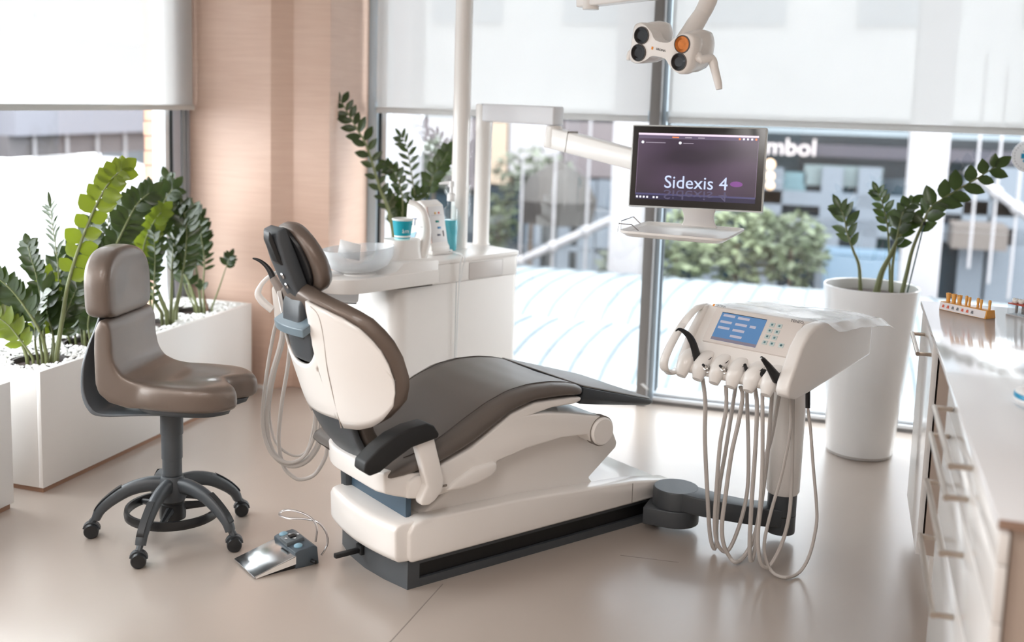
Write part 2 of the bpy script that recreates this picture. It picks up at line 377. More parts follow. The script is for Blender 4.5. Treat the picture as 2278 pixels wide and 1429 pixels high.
slab('wall_panel', 780, 255, 1060, 420, .1, MAU); slab('shop_glass', 780, 420, 1060, 900, .05, SG)
for x in (1172, 1235, 1290, 1330, 1480, 1570, 1700, 1830, 1912, 2150, 2215, 2270): slab('mullion', x, 400 if x < 1440 else 372, x+(16 if x < 1300 else 9), 900, .3, MUL, .12)
for y in (456, 470, 552): slab('transom', 1165, y, 1440, y+9, .3, MUL, .1)
for y in (452, 512): slab('transom', 1690, y, 2400, y+6, .3, MUL, .1)
LET = emit('pale lit letters', (235,225,225), .75)
tM = frame(onb(1663, 333, .45), (1,0,0), (0,0,1))
text('symbol', .42, frame(onb(1737, 328, .45), (1,0,0), (0,0,1)), LET, 'sign_lettering', bld, ext=.03)
for y, r in ((366,.085),(392,.075),(413,.07)):
    lt = thing('wall_lamp', onb(1713, y, 1.2), {366:'round warm lamp glowing beside the monitor edge, highest of three', 392:'round warm lamp glowing beside the monitor edge, middle of three', 413:'round warm lamp glowing beside the monitor edge, lowest of three'}[y], 'lamp', 0, 'round lamps across the way')
    mk('bulb', G().ball((0,0,0), r), emit('warm lamp', (255,214,176), 1.6), lt); mk('arm', G().tube([(0,0,0),(0,.9,.0)], .02, 6), MUL, lt)
# stair rails
def rail(p, q, n, label):
    o = thing('stair_rail', (q.x, q.y, -4.5), label, 'railing')
    mk('handrail', local(o, G().tube([p, q], .06, 8)), COLM, o)
    for i in range(n):
        t = (i+.5)/n; c = p.lerp(q, t); mk('post', local(o, G().tube([c+V((0,0,-1.2)), c+V((0,0,1.6))], .02, 6)), COLM, o); mk('clamp', local(o, G().ball(c, .09, n=8, m=5)), COLM, o)
rail(ony(1120, 598, 15), ony(1420, 462, 15), 4, 'white sloping stair rail outside, left of the monitor tray')
rail(ony(2150, 378, 15.5), ony(2330, 515, 15.5), 4, 'white sloping stair rail outside, beside the window sticker')
# shrubs and trees
LEAFO = [omat('pale sage leaf', (132,146,112), .6, var=.35, vscale=8), omat('mid green leaf', (92,106,78), .6, var=.35, vscale=8), omat('grey green leaf', (104,114,96), .6, var=.3, vscale=8)]
BARK = plain('brown bark', (96,80,66))
def shrub(px, py0, py1, wpx, Y, mi, n, label, group='shrubs beyond the roof', name='shrub'):
    c = ony(px, (py0+py1)/2, Y); h = abs(ony(px, py0, Y).z-ony(px, py1, Y).z)/2; w = wpx*Y/LENS_PX/2
    o = thing(name, (c.x, Y, -4.5), label, 'shrub', 0, group)
    g = G(); rnd = random.Random(px)
    for i in range(n):
        while True:
            q = V((rnd.uniform(-1,1), rnd.uniform(-1,1), rnd.uniform(-1,1)))
            if .25 < q.length < 1: break
        p = V((q.x*w, q.y*min(w, .9), q.z*h)) + c; s = rnd.uniform(.05, .11)
        a = V((rnd.gauss(0,1), rnd.gauss(0,1), rnd.gauss(0,.6))).normalized(); b = a.cross(V((rnd.gauss(0,1), rnd.gauss(0,1), 1))).normalized()
        g.add([p-a*s, p+b*s*.5, p+a*s, p-b*s*.5], [(0,1,2,3)])
    mk('foliage', local(o, g), LEAFO[mi], o, flat=True)
    mk('trunk', local(o, G().tube([(c.x, Y, -4.5), (c.x, Y, c.z)], [.06,.03], 6)), BARK, o)
shrub(1505, 455, 640, 190, 14.0, 0, 500, 'pale bushy shrub outside, right below the monitor tray')
shrub(1640, 440, 640, 210, 14.5, 0, 600, 'pale tall shrub outside, right of the monitor stand')
shrub(1760, 470, 640, 170, 14.2, 1, 450, 'green shrub outside, left of the cylinder planter')
shrub(1390, 540, 640, 130, 13.9, 2, 300, 'low grey green shrub outside, left of the grey mullion')
shrub(1185, 330, 440, 190, 17.5, 2, 350, 'sparse tree outside, under the arm that carries the monitor', 'small trees across the way', 'tree')
shrub(1110, 420, 560, 100, 17.5, 1, 250, 'dark small tree outside, right of the two white posts', 'small trees across the way', 'tree')
shrub(965, 300, 430, 90, 17.5, 2, 200, 'grey small tree outside, left of the two white posts', 'small trees across the way', 'tree')
# dark parasol and things on the terrace across the way
ps = thing('parasol', ony(1255, 600, 16), 'dark closed terrace parasol outside, behind the monitor arm', 'parasol'); ps.location.z = -4.5; ps.matrix_basis = Matrix.Translation(ps.location)
c = ony(1240, 430, 16); mk('canopy', local(ps, G().lathe([(.04,.5),(.45,.25),(.62,-.1),(.55,-.45)], 10, c)), plain('dark canvas', (66,62,60)), ps); mk('pole', local(ps, G().tube([(c.x,16,-4.5),(c.x,16,c.z+.5)], .03, 6)), MUL, ps)
# left side: pale building with fascia, white canopy, brick pier
lb = thing('pale_building', (-13, 14, -4.5), 'pale lilac building across the street with sign letters, behind the left blind', 'building')
LIL = plain('pale lilac cladding', (150,150,160), .6, .02); UND = plain('warm grey soffit', (112,106,108)); BRN = plain('brown shop wall', (110,96,92))  # soffit is a darker warm grey than the cladding
def onl(x, y, X=-12): return onx(x, y, X)
p0, p1 = onl(36, 300), onl(345, 300)
mk('wall', local(lb, G().box((-13, 11.5, -4.5), (-12.6, 19, -.4))), BRN, lb)
z = onl(180, 298).z
mk('fascia', local(lb, G().box((-13, p0.y, z), (-12, 19, 5))), LIL, lb)
mk('soffit', local(lb, G().box((-12.9, p0.y, z-.35), (-12.15, 19, z))), UND, lb)
mk('side_wall', local(lb, G().box((-13.4, 7, -4.5), (-12.3, p0.y-.3, 6))), COLM, lb)
for k in range(5): mk('post', local(lb, G().tube([(-12.1, p0.y+.5+k*.75, -1.5), (-12.1, p0.y+.5+k*.75, z)], .03, 6)), COLM, lb)
a, b = onl(52, 66, -11.95), onl(330, 12, -11.95)
text('CASCADE PLA', .62, frame(onl(52, 42, -11.93), (0,1,0), (0,0,1)), emit('lit white letters', (255,250,240), 1.6), 'sign_lettering', lb, ext=.05, align='LEFT')
cp = thing('white_canopy', (-8.6, 11, -4.5), 'big white rounded canopy outside the left window', 'canopy')
c = onx(175, 345, -8.6); rx = abs(onx(345, 470, -8.6).y - c.y)
mk('cover', local(cp, G().lathe([(.05,0),(rx*.35,-.04),(rx*.6,-.16),(rx*.8,-.34),(rx*.95,-.62),(rx*1.02,-1.0),(rx*1.02,-2.2)], 28, c)), plain('white canvas', (186,186,188), .7, .01), cp)
mk('pole', local(cp, G().tube([(c.x,c.y,-4.5),(c.x,c.y,c.z-.02)], .08, 8)), COLM, cp)
def brickmat():
    m, nt, p, out = newmat('cream brick'); tc = nt.nodes.new('ShaderNodeTexCoord'); mp = nt.nodes.new('ShaderNodeMapping'); mp.inputs['Rotation'].default_value = (PI/2, 0, 0)
    b = nt.nodes.new('ShaderNodeTexBrick'); b.inputs['Scale'].default_value = 1; b.inputs['Brick Width'].default_value = .30; b.inputs['Row Height'].default_value = .098; b.inputs['Mortar Size'].default_value = .006; b.offset = .5
    b.inputs['Color1'].default_value = (*lin(tuple(v*.8 for v in (206,166,138))),1); b.inputs['Color2'].default_value = (*lin(tuple(v*.8 for v in (196,158,132))),1); b.inputs['Mortar'].default_value = (*lin(tuple(v*.8 for v in (120,84,78))),1)
    nt.links.new(tc.outputs['Object'], mp.inputs[0]); nt.links.new(mp.outputs[0], b.inputs['Vector']); nt.links.new(b.outputs['Color'], p.inputs['Base Color']); p.inputs['Roughness'].default_value = .8
    return m
BRICK = brickmat()
a, b = onx(320, 300, -4.45), onx(368, 300, -4.45)
bp = thing('brick_pier', (-4.45, a.y, -4.5), 'cream brick pier outside the left window, beside its white sash', 'pier')
e = ray(368, 300); e = V((e.x, e.y, 0)).normalized(); s = V((e.y, -e.x, 0))
wd = (b-a).dot(s)
bp.matrix_basis = Matrix.Translation((a.x, a.y, -4.5)) @ Matrix.Rotation(math.atan2(s.y, s.x), 4, 'Z'); bp.rotation_euler = (0,0,math.atan2(s.y, s.x))
mk('brickwork', G().box((0, 0, 0), (wd, .35, 8)), BRICK, bp)
car = thing('parked_car', (-10.5, 12, -4.5), 'small red car far outside, low in the left window behind the plants', 'car')
c = onx(60, 600, -10.5); mk('body', G().box((-.8, -1.9, .3), (.8, 1.9, .85)).box((-.7,-1.0,.85),(.7,1.1,1.4)), plain('red paint', (206,92,76), .4), car, bevel=.12, seg=3)
for x in (-.8,.8):
    for y in (-1.2,1.2): mk('wheel', G().lathe([(.32,-.1),(.32,.1)], 16, (x,y,.32), (1,0,0)), DARKB, car)
car.location = (-10.5, c.y-2.6, c.z-.7); car.matrix_basis = Matrix.Translation(car.location)
# ------------------------------------------------------------------ dental chair: x along the chair (head to foot), y across it, near side y = 0
CH0 = V((-1.268, 3.127, 0)); CA = math.atan2(.8149, .5796)
ch = thing('dental_chair', CH0, 'taupe upholstered dental chair with white shell, tilted up on its long white base', 'dental chair', CA)
def pr(pts, y0, y1): return G().prism([(x, y0, z) for x, z in pts], (0, y1-y0, 0))
# base
g = G()
sec = [(0,.0),(0,.028),(.03,.028),(.03,.080),(0,.080),(0,.096),(.44,.096),(.44,0)]
g.loft([[(x, y, z) for y, z in sec] for x in (.045, 1.16)])
hd = [(.046,0),(0,0),(-.022,.11),(-.032,.22),(-.024,.34),(.0,.438),(.046,.44)]
g.prism([(x, y, 0) for x, y in hd], (0,0,.096))
plinth = mk('plinth', g, DARK, ch)
mk('slide_rail', G().box((.046,.012,.030),(1.15,.029,.078)), BLACK, ch)
mk('lever', G().box((-.135,.236,.050),(-.02,.254,.066)).box((-.045,.226,.044),(-.026,.264,.078)), DARKB, ch, bevel=.003)
top = [(0,.096),(-.035,.10),(-.047,.12),(-.05,.205),(-.042,.222),(-.02,.228),(.45,.212),(1.0,.170),(1.17,.150),(1.196,.135),(1.18,.10),(1.17,.096)]
def bow(y): return -.028*(1-((y-.22)/.22)**2)
rings = []
for k in range(13):
    y = .44*k/12; rings.append([(x + (bow(y) if x < .01 else 0), y, z) for x, z in top])
mk('base_cover', G().loft(rings), WHITE, ch, bevel=.008, seg=3, ang=40)
side = [(.006,.094),(-.004,.11),(-.004,.195),(.012,.222),(.05,.233),(.45,.222),(1.0,.182),(1.19,.152),(1.215,.14),(1.205,.11),(1.17,.094)]
mk('side_cover', pr(side, -.014, .055), WHITE, ch, bevel=.010, seg=3, ang=40)
mk('cover_joint', G().box((.985,-.0152,.10),(.987,-.0138,.176)), SEAM, ch)
mk('cover_joint', G().box((.155,.06,.2220),(.157,.43,.2232)), SEAM, ch)
# rear guard between base and back
mk('rear_guard', G().loft([[(x0,.41,z),(x0+.05,.41,z),(x0+.05,.452,z),(x0,.452,z)] for x0, z in ((.006,.0),(.0,.15),(-.008,.30))]), DARK, ch, bevel=.01)
mk('rear_panel', G().box((.02,.05,.2),(.04,.42,.34)), mat('slate blue panel', (70,92,110), .4), ch)
# lifting arm
lift = [(.80,.43),(.87,.435),(.918,.40),(.955,.325),(.95,.305),(.82,.212),(.86,.165),(.86,.14),(.10,.14),(.06,.21),(.20,.30),(.6,.42)]
mk('lift_arm', pr(lift, .045, .40), WHITEP, ch, bevel=.012, seg=3, ang=40)
# seat shell
sh = [(-.125,.36),(-.09,.345),(-.032,.325),(.055,.309),(.143,.316),(.19,.336),(.277,.330),(.318,.352),(.330,.385),(.452,.408),(.61,.420),(.735,.412),(.755,.380),(.80,.361),(.838,.382),(.852,.418),(.838,.452),(.797,.470),(.64,.505),(.54,.521),(.478,.526),(.56,.537),(.665,.536),(.695,.542),(.698,.556),(.66,.560),(.485,.565),(.385,.540),(.29,.485),(.22,.448),(.10,.412),(.024,.402),(-.05,.412),(-.105,.432),(-.128,.425)]
rings = []
for k in range(15):
    y = -.03+.50*k/14; dx = 2.3*max(0, y-.25)**2 + 6*max(0, .02-y)**2
    rings.append([(x + dx*max(0, min(1, (.12-x)/.16)), y, z) for x, z in sh])
mk('seat_shell', G().loft(rings), WHITE, ch, bevel=.012, seg=3, ang=45)
disc = G().lathe([(.001,-.012),(.046,-.012),(.052,-.006),(.052,.06)], 36, (.800,-.03,.415), (0,1,0))
mk('hinge_cap', disc, WHITEP, ch)
mk('hinge_ring', G().lathe([(.0535,-.001),(.056,0),(.056,.03)], 36, (.800,-.031,.415), (0,1,0), False), SEAM, ch)
belly = [(-.035,.33),(-.028,.385),(.0,.398),(.06,.40),(.10,.39),(.115,.335),(.055,.311)]
mk('arm_mount', pr(belly, -.042, -.02), WHITE, ch, bevel=.01, seg=3, ang=50)
mk('shell_slot', G().box((.092,-.0465,.345),(.116,-.0415,.351)), SEAM, ch)
pod = [(.12,.325),(.15,.352),(.23,.385),(.32,.39),(.325,.36),(.30,.34),(.24,.326),(.18,.320)]
mk('side_pod', pr(pod, -.045, .0), WHITEP, ch, bevel=.012, seg=3, ang=50)
# seat cushion
TOPZ = [(-.11,.425),(-.06,.452),(0,.462),(.06,.478),(.13,.510),(.22,.556),(.30,.594),(.39,.623),(.48,.633),(.57,.630),(.64,.619),(.69,.606)]
BOTZ = [(-.11,.400),(-.05,.392),(.024,.400),(.10,.410),(.22,.446),(.29,.483),(.385,.538),(.485,.563),(.60,.562),(.69,.556)]
def cush(u, inset=0., lift=0.):
    zt = interp(TOPZ, u)+lift; zb = interp(BOTZ, u); h = (zt-zb)/2; zc = (zt+zb)/2; w = .262-inset; r = []
    for k in range(28):
        a = 2*PI*k/28; ca, sa = math.cos(a), math.sin(a); ex = .38
        yy = math.copysign(abs(ca)**ex, ca); zz = math.copysign(abs(sa)**.7, sa)
        dip = -.012*(1-yy*yy) if sa > 0 else 0
        r.append(V((u, .22 + w*yy, zc + h*zz + dip)))
    return r
us = [-.11+.8*i/36 for i in range(37)]
rings = [cush(us[0], .06, -.02), cush(us[0]+.002, .02, -.006)] + [cush(u) for u in us[1:-1]] + [cush(us[-1], .004, 0), cush(us[-1]+.012, .02, -.006)]
mk('seat_cushion', G().loft(rings), LEATHER, ch, ang=60)
g = G()
for y in (.005, .435):
    g.tube([(u, y, interp(TOPZ, u)-.0065 - .012*(1-((y-.22)/.262)**2)*.2) for u in us[4:]], .0016, 6)
mk('seam', g, mat('upholstery seam', (84,77,72), .5), ch)
# foot plate
ft = [(.705,-.028),(.705,.47),(1.08,.43),(1.085,.01)]
def fz(x, t): return interp([(.7,.592),(1.09,.480)], x)-t
rings = []
for x, y0, y1, th in ((.705,-.03,.47,.066),(.80,-.022,.465,.058),(.95,-.01,.45,.042),(1.07,.0,.435,.028),(1.09,.006,.43,.020)):
    z = fz(x, 0); rings.append([(x,y0,z),(x,y1,z),(x,y1,z-th*.6),(x,y1-.02,z-th),(x,y0+.02,z-th),(x,y0,z-th*.6)])
mk('foot_plate', G().loft(rings), mat('slate grey foot plate', (58,63,68), .4, bump=.15, bscale=700), ch, bevel=.006, seg=2)
rings = [[(x,y0+.004,fz(x,-.001)),(x,y1-.004,fz(x,-.001)),(x,y1-.01,fz(x,-.007)),(x,y0+.01,fz(x,-.007))] for x, y0, y1 in ((.71,-.028,.468),(.95,-.01,.45),(1.08,.002,.432))]
mk('foot_pad', G().loft(rings), LEATHER, ch, bevel=.004)
# back rest
SPN = [(.36,-.075),(.42,-.105),(.488,-.16),(.56,-.198),(.62,-.228),(.70,-.258),(.763,-.281),(.83,-.297),(.885,-.308),(.94,-.318),(1.0,-.326)]
EDG = [(.36,.03),(.48,.04),(.556,.062),(.589,.092),(.639,.122),(.696,.150),(.751,.164),(.823,.150),(.895,.120),(.938,.09),(.99,.05)]
HWT = [(.545,.10),(.556,.17),(.575,.22),(.60,.252),(.639,.279),(.696,.295),(.751,.295),(.823,.285),(.86,.268),(.895,.245),(.925,.205),(.945,.16),(.962,.11),(.978,.07),(.985,.02)]
ZTOP = [(0,.987),(.06,.980),(.11,.962),(.16,.945),(.205,.925),(.245,.895),(.268,.86),(.285,.823),(.292,.785),(.2955,.735)]
ZBOT = [(0,.548),(.10,.548),(.17,.556),(.22,.575),(.252,.60),(.279,.639),(.29,.672),(.2955,.725)]
def hw(z): return max(interp(HWT, z), .03)
def back(y, z, off=0.):
    dv = (y-.22); w = .296
    e = interp([(.36,.10),(.56,.12),(.65,.15),(.75,.164),(.9,.16),(1.0,.15)], z)
    return V((interp(SPN, z) + e*(abs(dv)/w)**2 + off*.85, y, z + off*.5))
def zlim(dv, grow=0., notch=True):
    a = abs(dv)/(1+grow)
    zt, zb = interp(ZTOP, a), interp(ZBOT, a); c = .74; zt = c+(zt-c)*(1+grow*.8); zb = c+(zb-c)*(1+grow*.8)
    if notch:
        if abs(dv) < .0955: zt = .748 + .05*(abs(dv)/.0955)**3
        if abs(dv) < .11: zb = max(zb, .578)
    return zt, zb
dvs = sorted([i*.2955/22 for i in range(-22, 23)] + [.0955, -.0955, .0965, -.0965, .11, -.11, .111, -.111, .292, -.292])
P = []
for dv in dvs:
    zt, zb = zlim(dv); P.append([back(.22+dv, zb+(zt-zb)*k/14) for k in range(15)])
shell = mk('back_shell', G().grid(P), WHITE, ch, ang=50); md = shell.modifiers.new('t', 'SOLIDIFY'); md.thickness = .012; md.offset = 0
# cushion in front of the shell
P1, P2 = [], []
rings = []
N = 40
def outl(t, grow, off):
    "closed outline of the back pad"
    a = 2*PI*t; s = math.sin(a); dv = .2955*math.copysign(abs(s)**.9, s)*.999
    zt, zb = zlim(dv, 0, False); z = zt if math.cos(a) >= 0 else zb
    c = .745; dv *= 1+grow; z = c+(z-c)*(1+grow*.9)
    return back(.22+dv, z, off)
for grow, off in ((-.9,.030),(-.5,.024),(-.2,.014),(-.03,.008),(.0,.009),(.022,.016),(.032,.028),(.03,.042),(.0,.054),(-.15,.062),(-.5,.068),(-.9,.068)):
    rings.append([outl(k/N, grow, off) for k in range(N)])
mk('back_cushion', G().loft(rings), BRONZE, ch, ang=60)
# lumbar part of the pad running down to the seat
rings = []
for z, w, o, t in ((.37,.08,.03,.04),(.42,.10,.03,.05),(.48,.12,.03,.05),(.56,.14,.03,.05),(.62,.14,.03,.04)):
    rings.append([back(.22-w, z, o), back(.22, z, o), back(.22+w, z, o), back(.22+w, z, o+t), back(.22, z, o+t), back(.22-w, z, o+t)])
mk('lumbar_pad', G().loft(rings), LEATHER, ch, bevel=.012, seg=3, ang=60)
# charcoal covers in the two notches of the shell
def cover(z0, z1, w0, w1, off, th=.02):
    rings = []
    for k in range(9):
        z = z0+(z1-z0)*k/8; w = w0+(w1-w0)*(k/8)**.8
        rings.append([back(.22+w*(j/6-1)*1., z, off) for j in range(13)] + [back(.22+w*(1-j/6), z, off+th) for j in range(13)])
    return G().loft(rings)
mk('lower_cover', cover(.352, .592, .10, .145, -.001), DARK, ch, bevel=.006, ang=60)
mk('upper_cover', cover(.756, .880, .062, .094, .002, .03), DARK, ch, bevel=.006, ang=60)
cuff = cover(.868, .896, .098, .102, -.036, .085)
mk('cuff', cuff, mat('blue grey cuff', (112,128,138), .3), ch, bevel=.006, seg=3, ang=60)
mk('back_seam', G().tube([back(y, z, -.0055) for y, z in ((.105,.955),(.082,.93),(.078,.86),(.088,.76),(.10,.66),(.112,.58),(.12,.548))], .0022, 6, 4), mat('shell groove', (176,166,158), .5), ch)
# head rest
nb = [(-.270,.84,.058,.05),(-.284,.90,.062,.054),(-.284,.955,.064,.052),(-.266,1.005,.056,.046)]
rings = []
for x, z, w, t in nb: rings.append([(x-t*.55,.22-w,z-.012),(x-t*.55,.22+w,z-.012),(x+t*.5,.22+w,z+.02),(x+t*.5,.22-w,z+.02)])
mk('head_neck', G().loft(rings), DARK, ch, bevel=.014, seg=3, ang=60)
hx = V((-.39,0,.9208)); hn = V((.9208,0,.39))
hM = frame(V((-.328,.22,1.0)), (0,-1,0), hx); hM = Matrix((V((0,1,0)), hx, hn)).transposed().to_4x4(); hM.translation = V((-.262,.22,.972))
rings = []
for s, w, t0, t1 in ((.0,.046,-.044,.0),(.06,.052,-.050,.0),(.14,.056,-.050,.0),(.21,.055,-.044,.0),(.236,.050,-.036,.0)):
    rings.append([hM @ V(p) for p in ((-w,s,t0+.006),(-w*.6,s,t0),(w*.6,s,t0),(w,s,t0+.006),(w,s,t1),(-w,s,t1))])
mk('head_bracket', G().loft(rings), DARK, ch, bevel=.006, seg=3, ang=45)
mk('release_lever', G().loft([[hM @ V(p) for p in ((-.040,s,-.048),(.006,s,-.048),(.002,s,-.060+d),(-.036,s,-.060+d))] for s, d in ((.13,.008),(.145,.0),(.22,.0),(.243,.010))]), DARKB, ch, bevel=.006, seg=3)
g = G()
for s in (.055, .09):
    g.lathe([(.009,0),(.011,.004),(.007,.007),(.001,.007)], 16, hM @ V((-.012,s,-.050)), hM.to_3x3() @ V((0,0,-1)))
mk('screw_cap', g, STEEL, ch)
mk('head_plate', G().loft([[hM @ V((w*math.cos(2*PI*k/28)*.6, .118+.108*math.sin(2*PI*k/28), t)) for k in range(28)] for w, t in ((.15,.0),(.158,.004),(.158,.010),(.15,.013))]), DARKB, ch)
rings = []
for grow, t in ((.86,.012),(.97,.015),(1.,.026),(1.0,.042),(.93,.058),(.7,.068),(.3,.072)):
    r = []
    for k in range(36):
        a = 2*PI*k/36; c, s = math.cos(a), math.sin(a)
        r.append(hM @ V(((.138-.035*max(0,s))*math.copysign(abs(c)**.8, c)*grow, .112+.118*math.copysign(abs(s)**.85, s)*grow, t)))
    rings.append(r)
mk('head_cushion', G().loft(rings), BRONZE, ch, ang=60)
# arm rest on the near side
arm = [(.003,.586),(.030,.575),(.050,.545),(.046,.532),(-.052,.517),(-.120,.484),(-.165,.458),(-.200,.452),(-.222,.470),(-.218,.498),(-.170,.535),(-.118,.563),(-.06,.580)]
mk('armrest_pad', pr(arm, -.095, -.028), mat('matt black armrest', (22,23,24), .55), ch, bevel=.012, seg=3, ang=50)
post = [(-.028,.530),(.040,.536),(.062,.46),(.084,.385),(.078,.345),(.05,.318),(.028,.308),(.0,.312),(-.006,.33),(.018,.372),(.0,.44)]
mk('armrest_post', pr(post, -.078, -.04), WHITE, ch, bevel=.008, seg=3, ang=50)
# ------------------------------------------------------------------ saddle stool: x forward, y left
SA = math.radians(9); stl = thing('saddle_stool', (-2.232, 3.238, 0), 'taupe saddle stool on five castors with a foot ring, before the planter box', 'stool', SA)
def seat_outline(s=1., cx=.07):
    pts = []
    for k in range(48):
        a = 2*PI*k/48; c, sn = math.cos(a), math.sin(a)
        x = .085 + .215*math.copysign(abs(c)**.75, c); y = .192*math.copysign(abs(sn)**.72, sn)
        if c > 0: x -= .085*max(0, 1-(abs(y)/.085)**1.6)*c**.5
        pts.append((cx+(x-cx)*s, y*s))
    return pts
g = G(); rings = []
for s, z in ((.55,.503),(.86,.505),(.965,.513),(1.0,.528),(1.0,.555),(.985,.580),(.94,.594),(.85,.600),(.65,.597),(.42,.588),(.2,.583),(.03,.582)):
    rings.append([(x, y, z + .010*max(0,-x)*4*(z>.57) - .012*max(0,(x-.2)/.1)*(z>.55)) for x, y in seat_outline(s)])
g.loft(rings)
L = [(-.200,.585),(-.204,.70),(-.198,.778),(-.180,.812),(-.152,.808),(-.137,.775),(-.134,.70),(-.124,.655),(-.10,.622),(-.06,.606),(-.01,.598),(.03,.592),(.03,.513),(-.08,.506),(-.15,.522),(-.188,.552)]
lo = pr(L, -.172, .172); n = len(g.v); g.add(lo.v, lo.f)
st0 = mk('seat', g, BRONZE, stl, ang=180)
md = st0.modifiers.new('blend', 'REMESH'); md.mode = 'VOXEL'; md.voxel_size = .006; md.use_smooth_shade = True
md = st0.modifiers.new('soften', 'SMOOTH'); md.factor = .5; md.iterations = 26
def dshape(s, cz=.915):
    pts = []
    for k in range(44):
        a = 2*PI*k/44; c, sn = math.cos(a), math.sin(a)
        y = .163*math.copysign(abs(c)**(.35 if sn < 0 else .8), c); z = .915 + (.132 if sn > 0 else .108)*math.copysign(abs(sn)**(.32 if sn < 0 else .85), sn)
        pts.append((y*s, cz+(z-cz)*s))
    return pts
rings = []
for s, x in ((.86,-.240),(.96,-.236),(1.0,-.222),(1.01,-.195),(1.0,-.170),(.97,-.154),(.88,-.146),(.6,-.147),(.3,-.150),(.03,-.151)):
    rings.append([(x - .10*(z-.82)*.35 + .10*y*y, y, z) for y, z in dshape(s)])
mk('upper_backrest', G().loft(rings), BRONZE, stl, ang=70)
path = [(-.228,.97),(-.222,.86),(-.236,.78),(-.256,.70),(-.270,.60),(-.268,.53),(-.245,.48),(-.20,.458),(-.05,.468),(.10,.475)]
path = [(p.x, p.z) for p in smooth([V((a,0,b)) for a, b in path], 4)]
rings = [[(x, -w, z), (x, w, z), (x+.012, w, z+.010), (x+.012, -w, z+.010)] for (x, z), w in [(p, interp([(0,.04),(.25,.09),(.4,.135),(.7,.135),(1,.10)], i/(len(path)-1))) for i, p in enumerate(path)]]
mk('back_shell', G().loft(rings), mat('mid grey shell', (92,96,100), .4), stl, bevel=.003, ang=60)
mk('back_bracket', G().tube([(-.235,0,.95),(-.215,0,.84),(-.21,0,.70),(-.18,0,.52)], .022, 10, 4), DARKB, stl)
mk('seat_pan', G().loft([[(x, y, z) for x, y in seat_outline(s)] for s, z in ((.5,.478),(.72,.482),(.82,.490),(.86,.506))]), DARK, stl, ang=60)
mk('column', G().lathe([(.036,.16),(.036,.205),(.031,.206),(.031,.225),(.0345,.226),(.0345,.285),(.037,.286),(.037,.375),(.040,.376),(.040,.47)], 28), DARK, stl)
mk('hub', G().lathe([(.045,.13),(.052,.15),(.05,.19),(.038,.222)], 24), DARK, stl)
mk('lower_hub', G().lathe([(.046,.062),(.047,.08),(.043,.118),(.040,.12),(.040,.128),(.034,.13),(.034,.15)], 28), DARKB, stl)
g = G(); R_ = .160
for k in range(49):
    pass
rings = [[((R_+dx)*math.cos(2*PI*k/48), (R_+dx)*math.sin(2*PI*k/48), z) for dx, z in ((-.007,.076),(.0,.072),(.007,.076),(.009,.092),(.006,.107),(-.004,.107))] for k in range(49)]
mk('foot_ring', G().loft(rings, cap=False), DARKB, stl, ang=60)
for a in (40, 160, 280):
    a = math.radians(a); d = V((math.cos(a), math.sin(a), 0)); mk('ring_spoke', G().tube([d*.03+V((0,0,.10)), d*.155+V((0,0,.09))], [.017,.010], 8), DARKB, stl)
for wa in (-152.7, -78.9, -8.7, 61.8, 138.0):
    a = math.radians(wa)-SA; d = V((math.cos(a), math.sin(a), 0)); n = V((-d.y, d.x, 0)); up = V((0,0,1))
    ctr = smooth([d*r+up*z for r, z in ((.02,.186),(.08,.190),(.15,.172),(.21,.135),(.25,.098),(.266,.066))], 4)
    rings = []
    for i, c in enumerate(ctr):
        t = i/(len(ctr)-1); w = .022-.004*t; h = interp([(0,.030),(.5,.024),(.8,.019),(1,.016)], t)
        tg = (ctr[min(i+1,len(ctr)-1)]-ctr[max(i-1,0)]).normalized(); nr = n.cross(tg)*-1
        rings.append([c + n*(w*math.cos(2*PI*k/12)) + nr*(h*math.copysign(abs(math.sin(2*PI*k/12))**.7, math.sin(2*PI*k/12))) for k in range(12)])
    lg = mk('leg', G().loft(rings), DARK, stl, ang=60)
    tp = [c+ (n.cross((ctr[min(i+1,len(ctr)-1)]-ctr[i-1]).normalized())*-1)*interp([(0,.030),(.5,.024),(.8,.019),(1,.016)], i/(len(ctr)-1)) for i, c in enumerate(ctr) if 8 < i < 18]
    mk('grip_pad', G().loft([[p+n*.013, p-n*.013, p-n*.012+V((0,0,.0022)), p+n*.012+V((0,0,.0022))] for p in tp]), DARKB, lg)
    wc = d*.282+up*.026; fa = (n*.75+d*.66).normalized() if False else V((math.cos(math.radians(-20)-SA-PI*0), math.sin(math.radians(-75)-SA), 0)).normalized()
    ax = V((.55, -.83, 0)); ax = Matrix.Rotation(-SA, 3, 'Z') @ ax
    cs = mk('castor', G().lathe([(.012,-.030),(.023,-.029),(.026,-.024),(.026,-.006),(.020,-.004),(.020,.004),(.026,.006),(.026,.024),(.023,.029),(.012,.030)], 24, wc, ax), DARKB, lg)
    cr = ax.cross(up)
    mk('castor_hood', G().loft([[wc + ax*h + (cr*math.cos(q)+up*math.sin(q))*.031 for q in [PI*.08+PI*.9*j/8 for j in range(9)]] + [wc + ax*h + (cr*math.cos(q)+up*math.sin(q))*.026 for q in [PI*.98-PI*.9*j/8 for j in range(9)]] for h in (-.012,.012)]), DARK, lg, ang=60)
    mk('castor_stem', G().tube([d*.266+up*.072, wc+up*.026], .012, 8), DARK, lg)
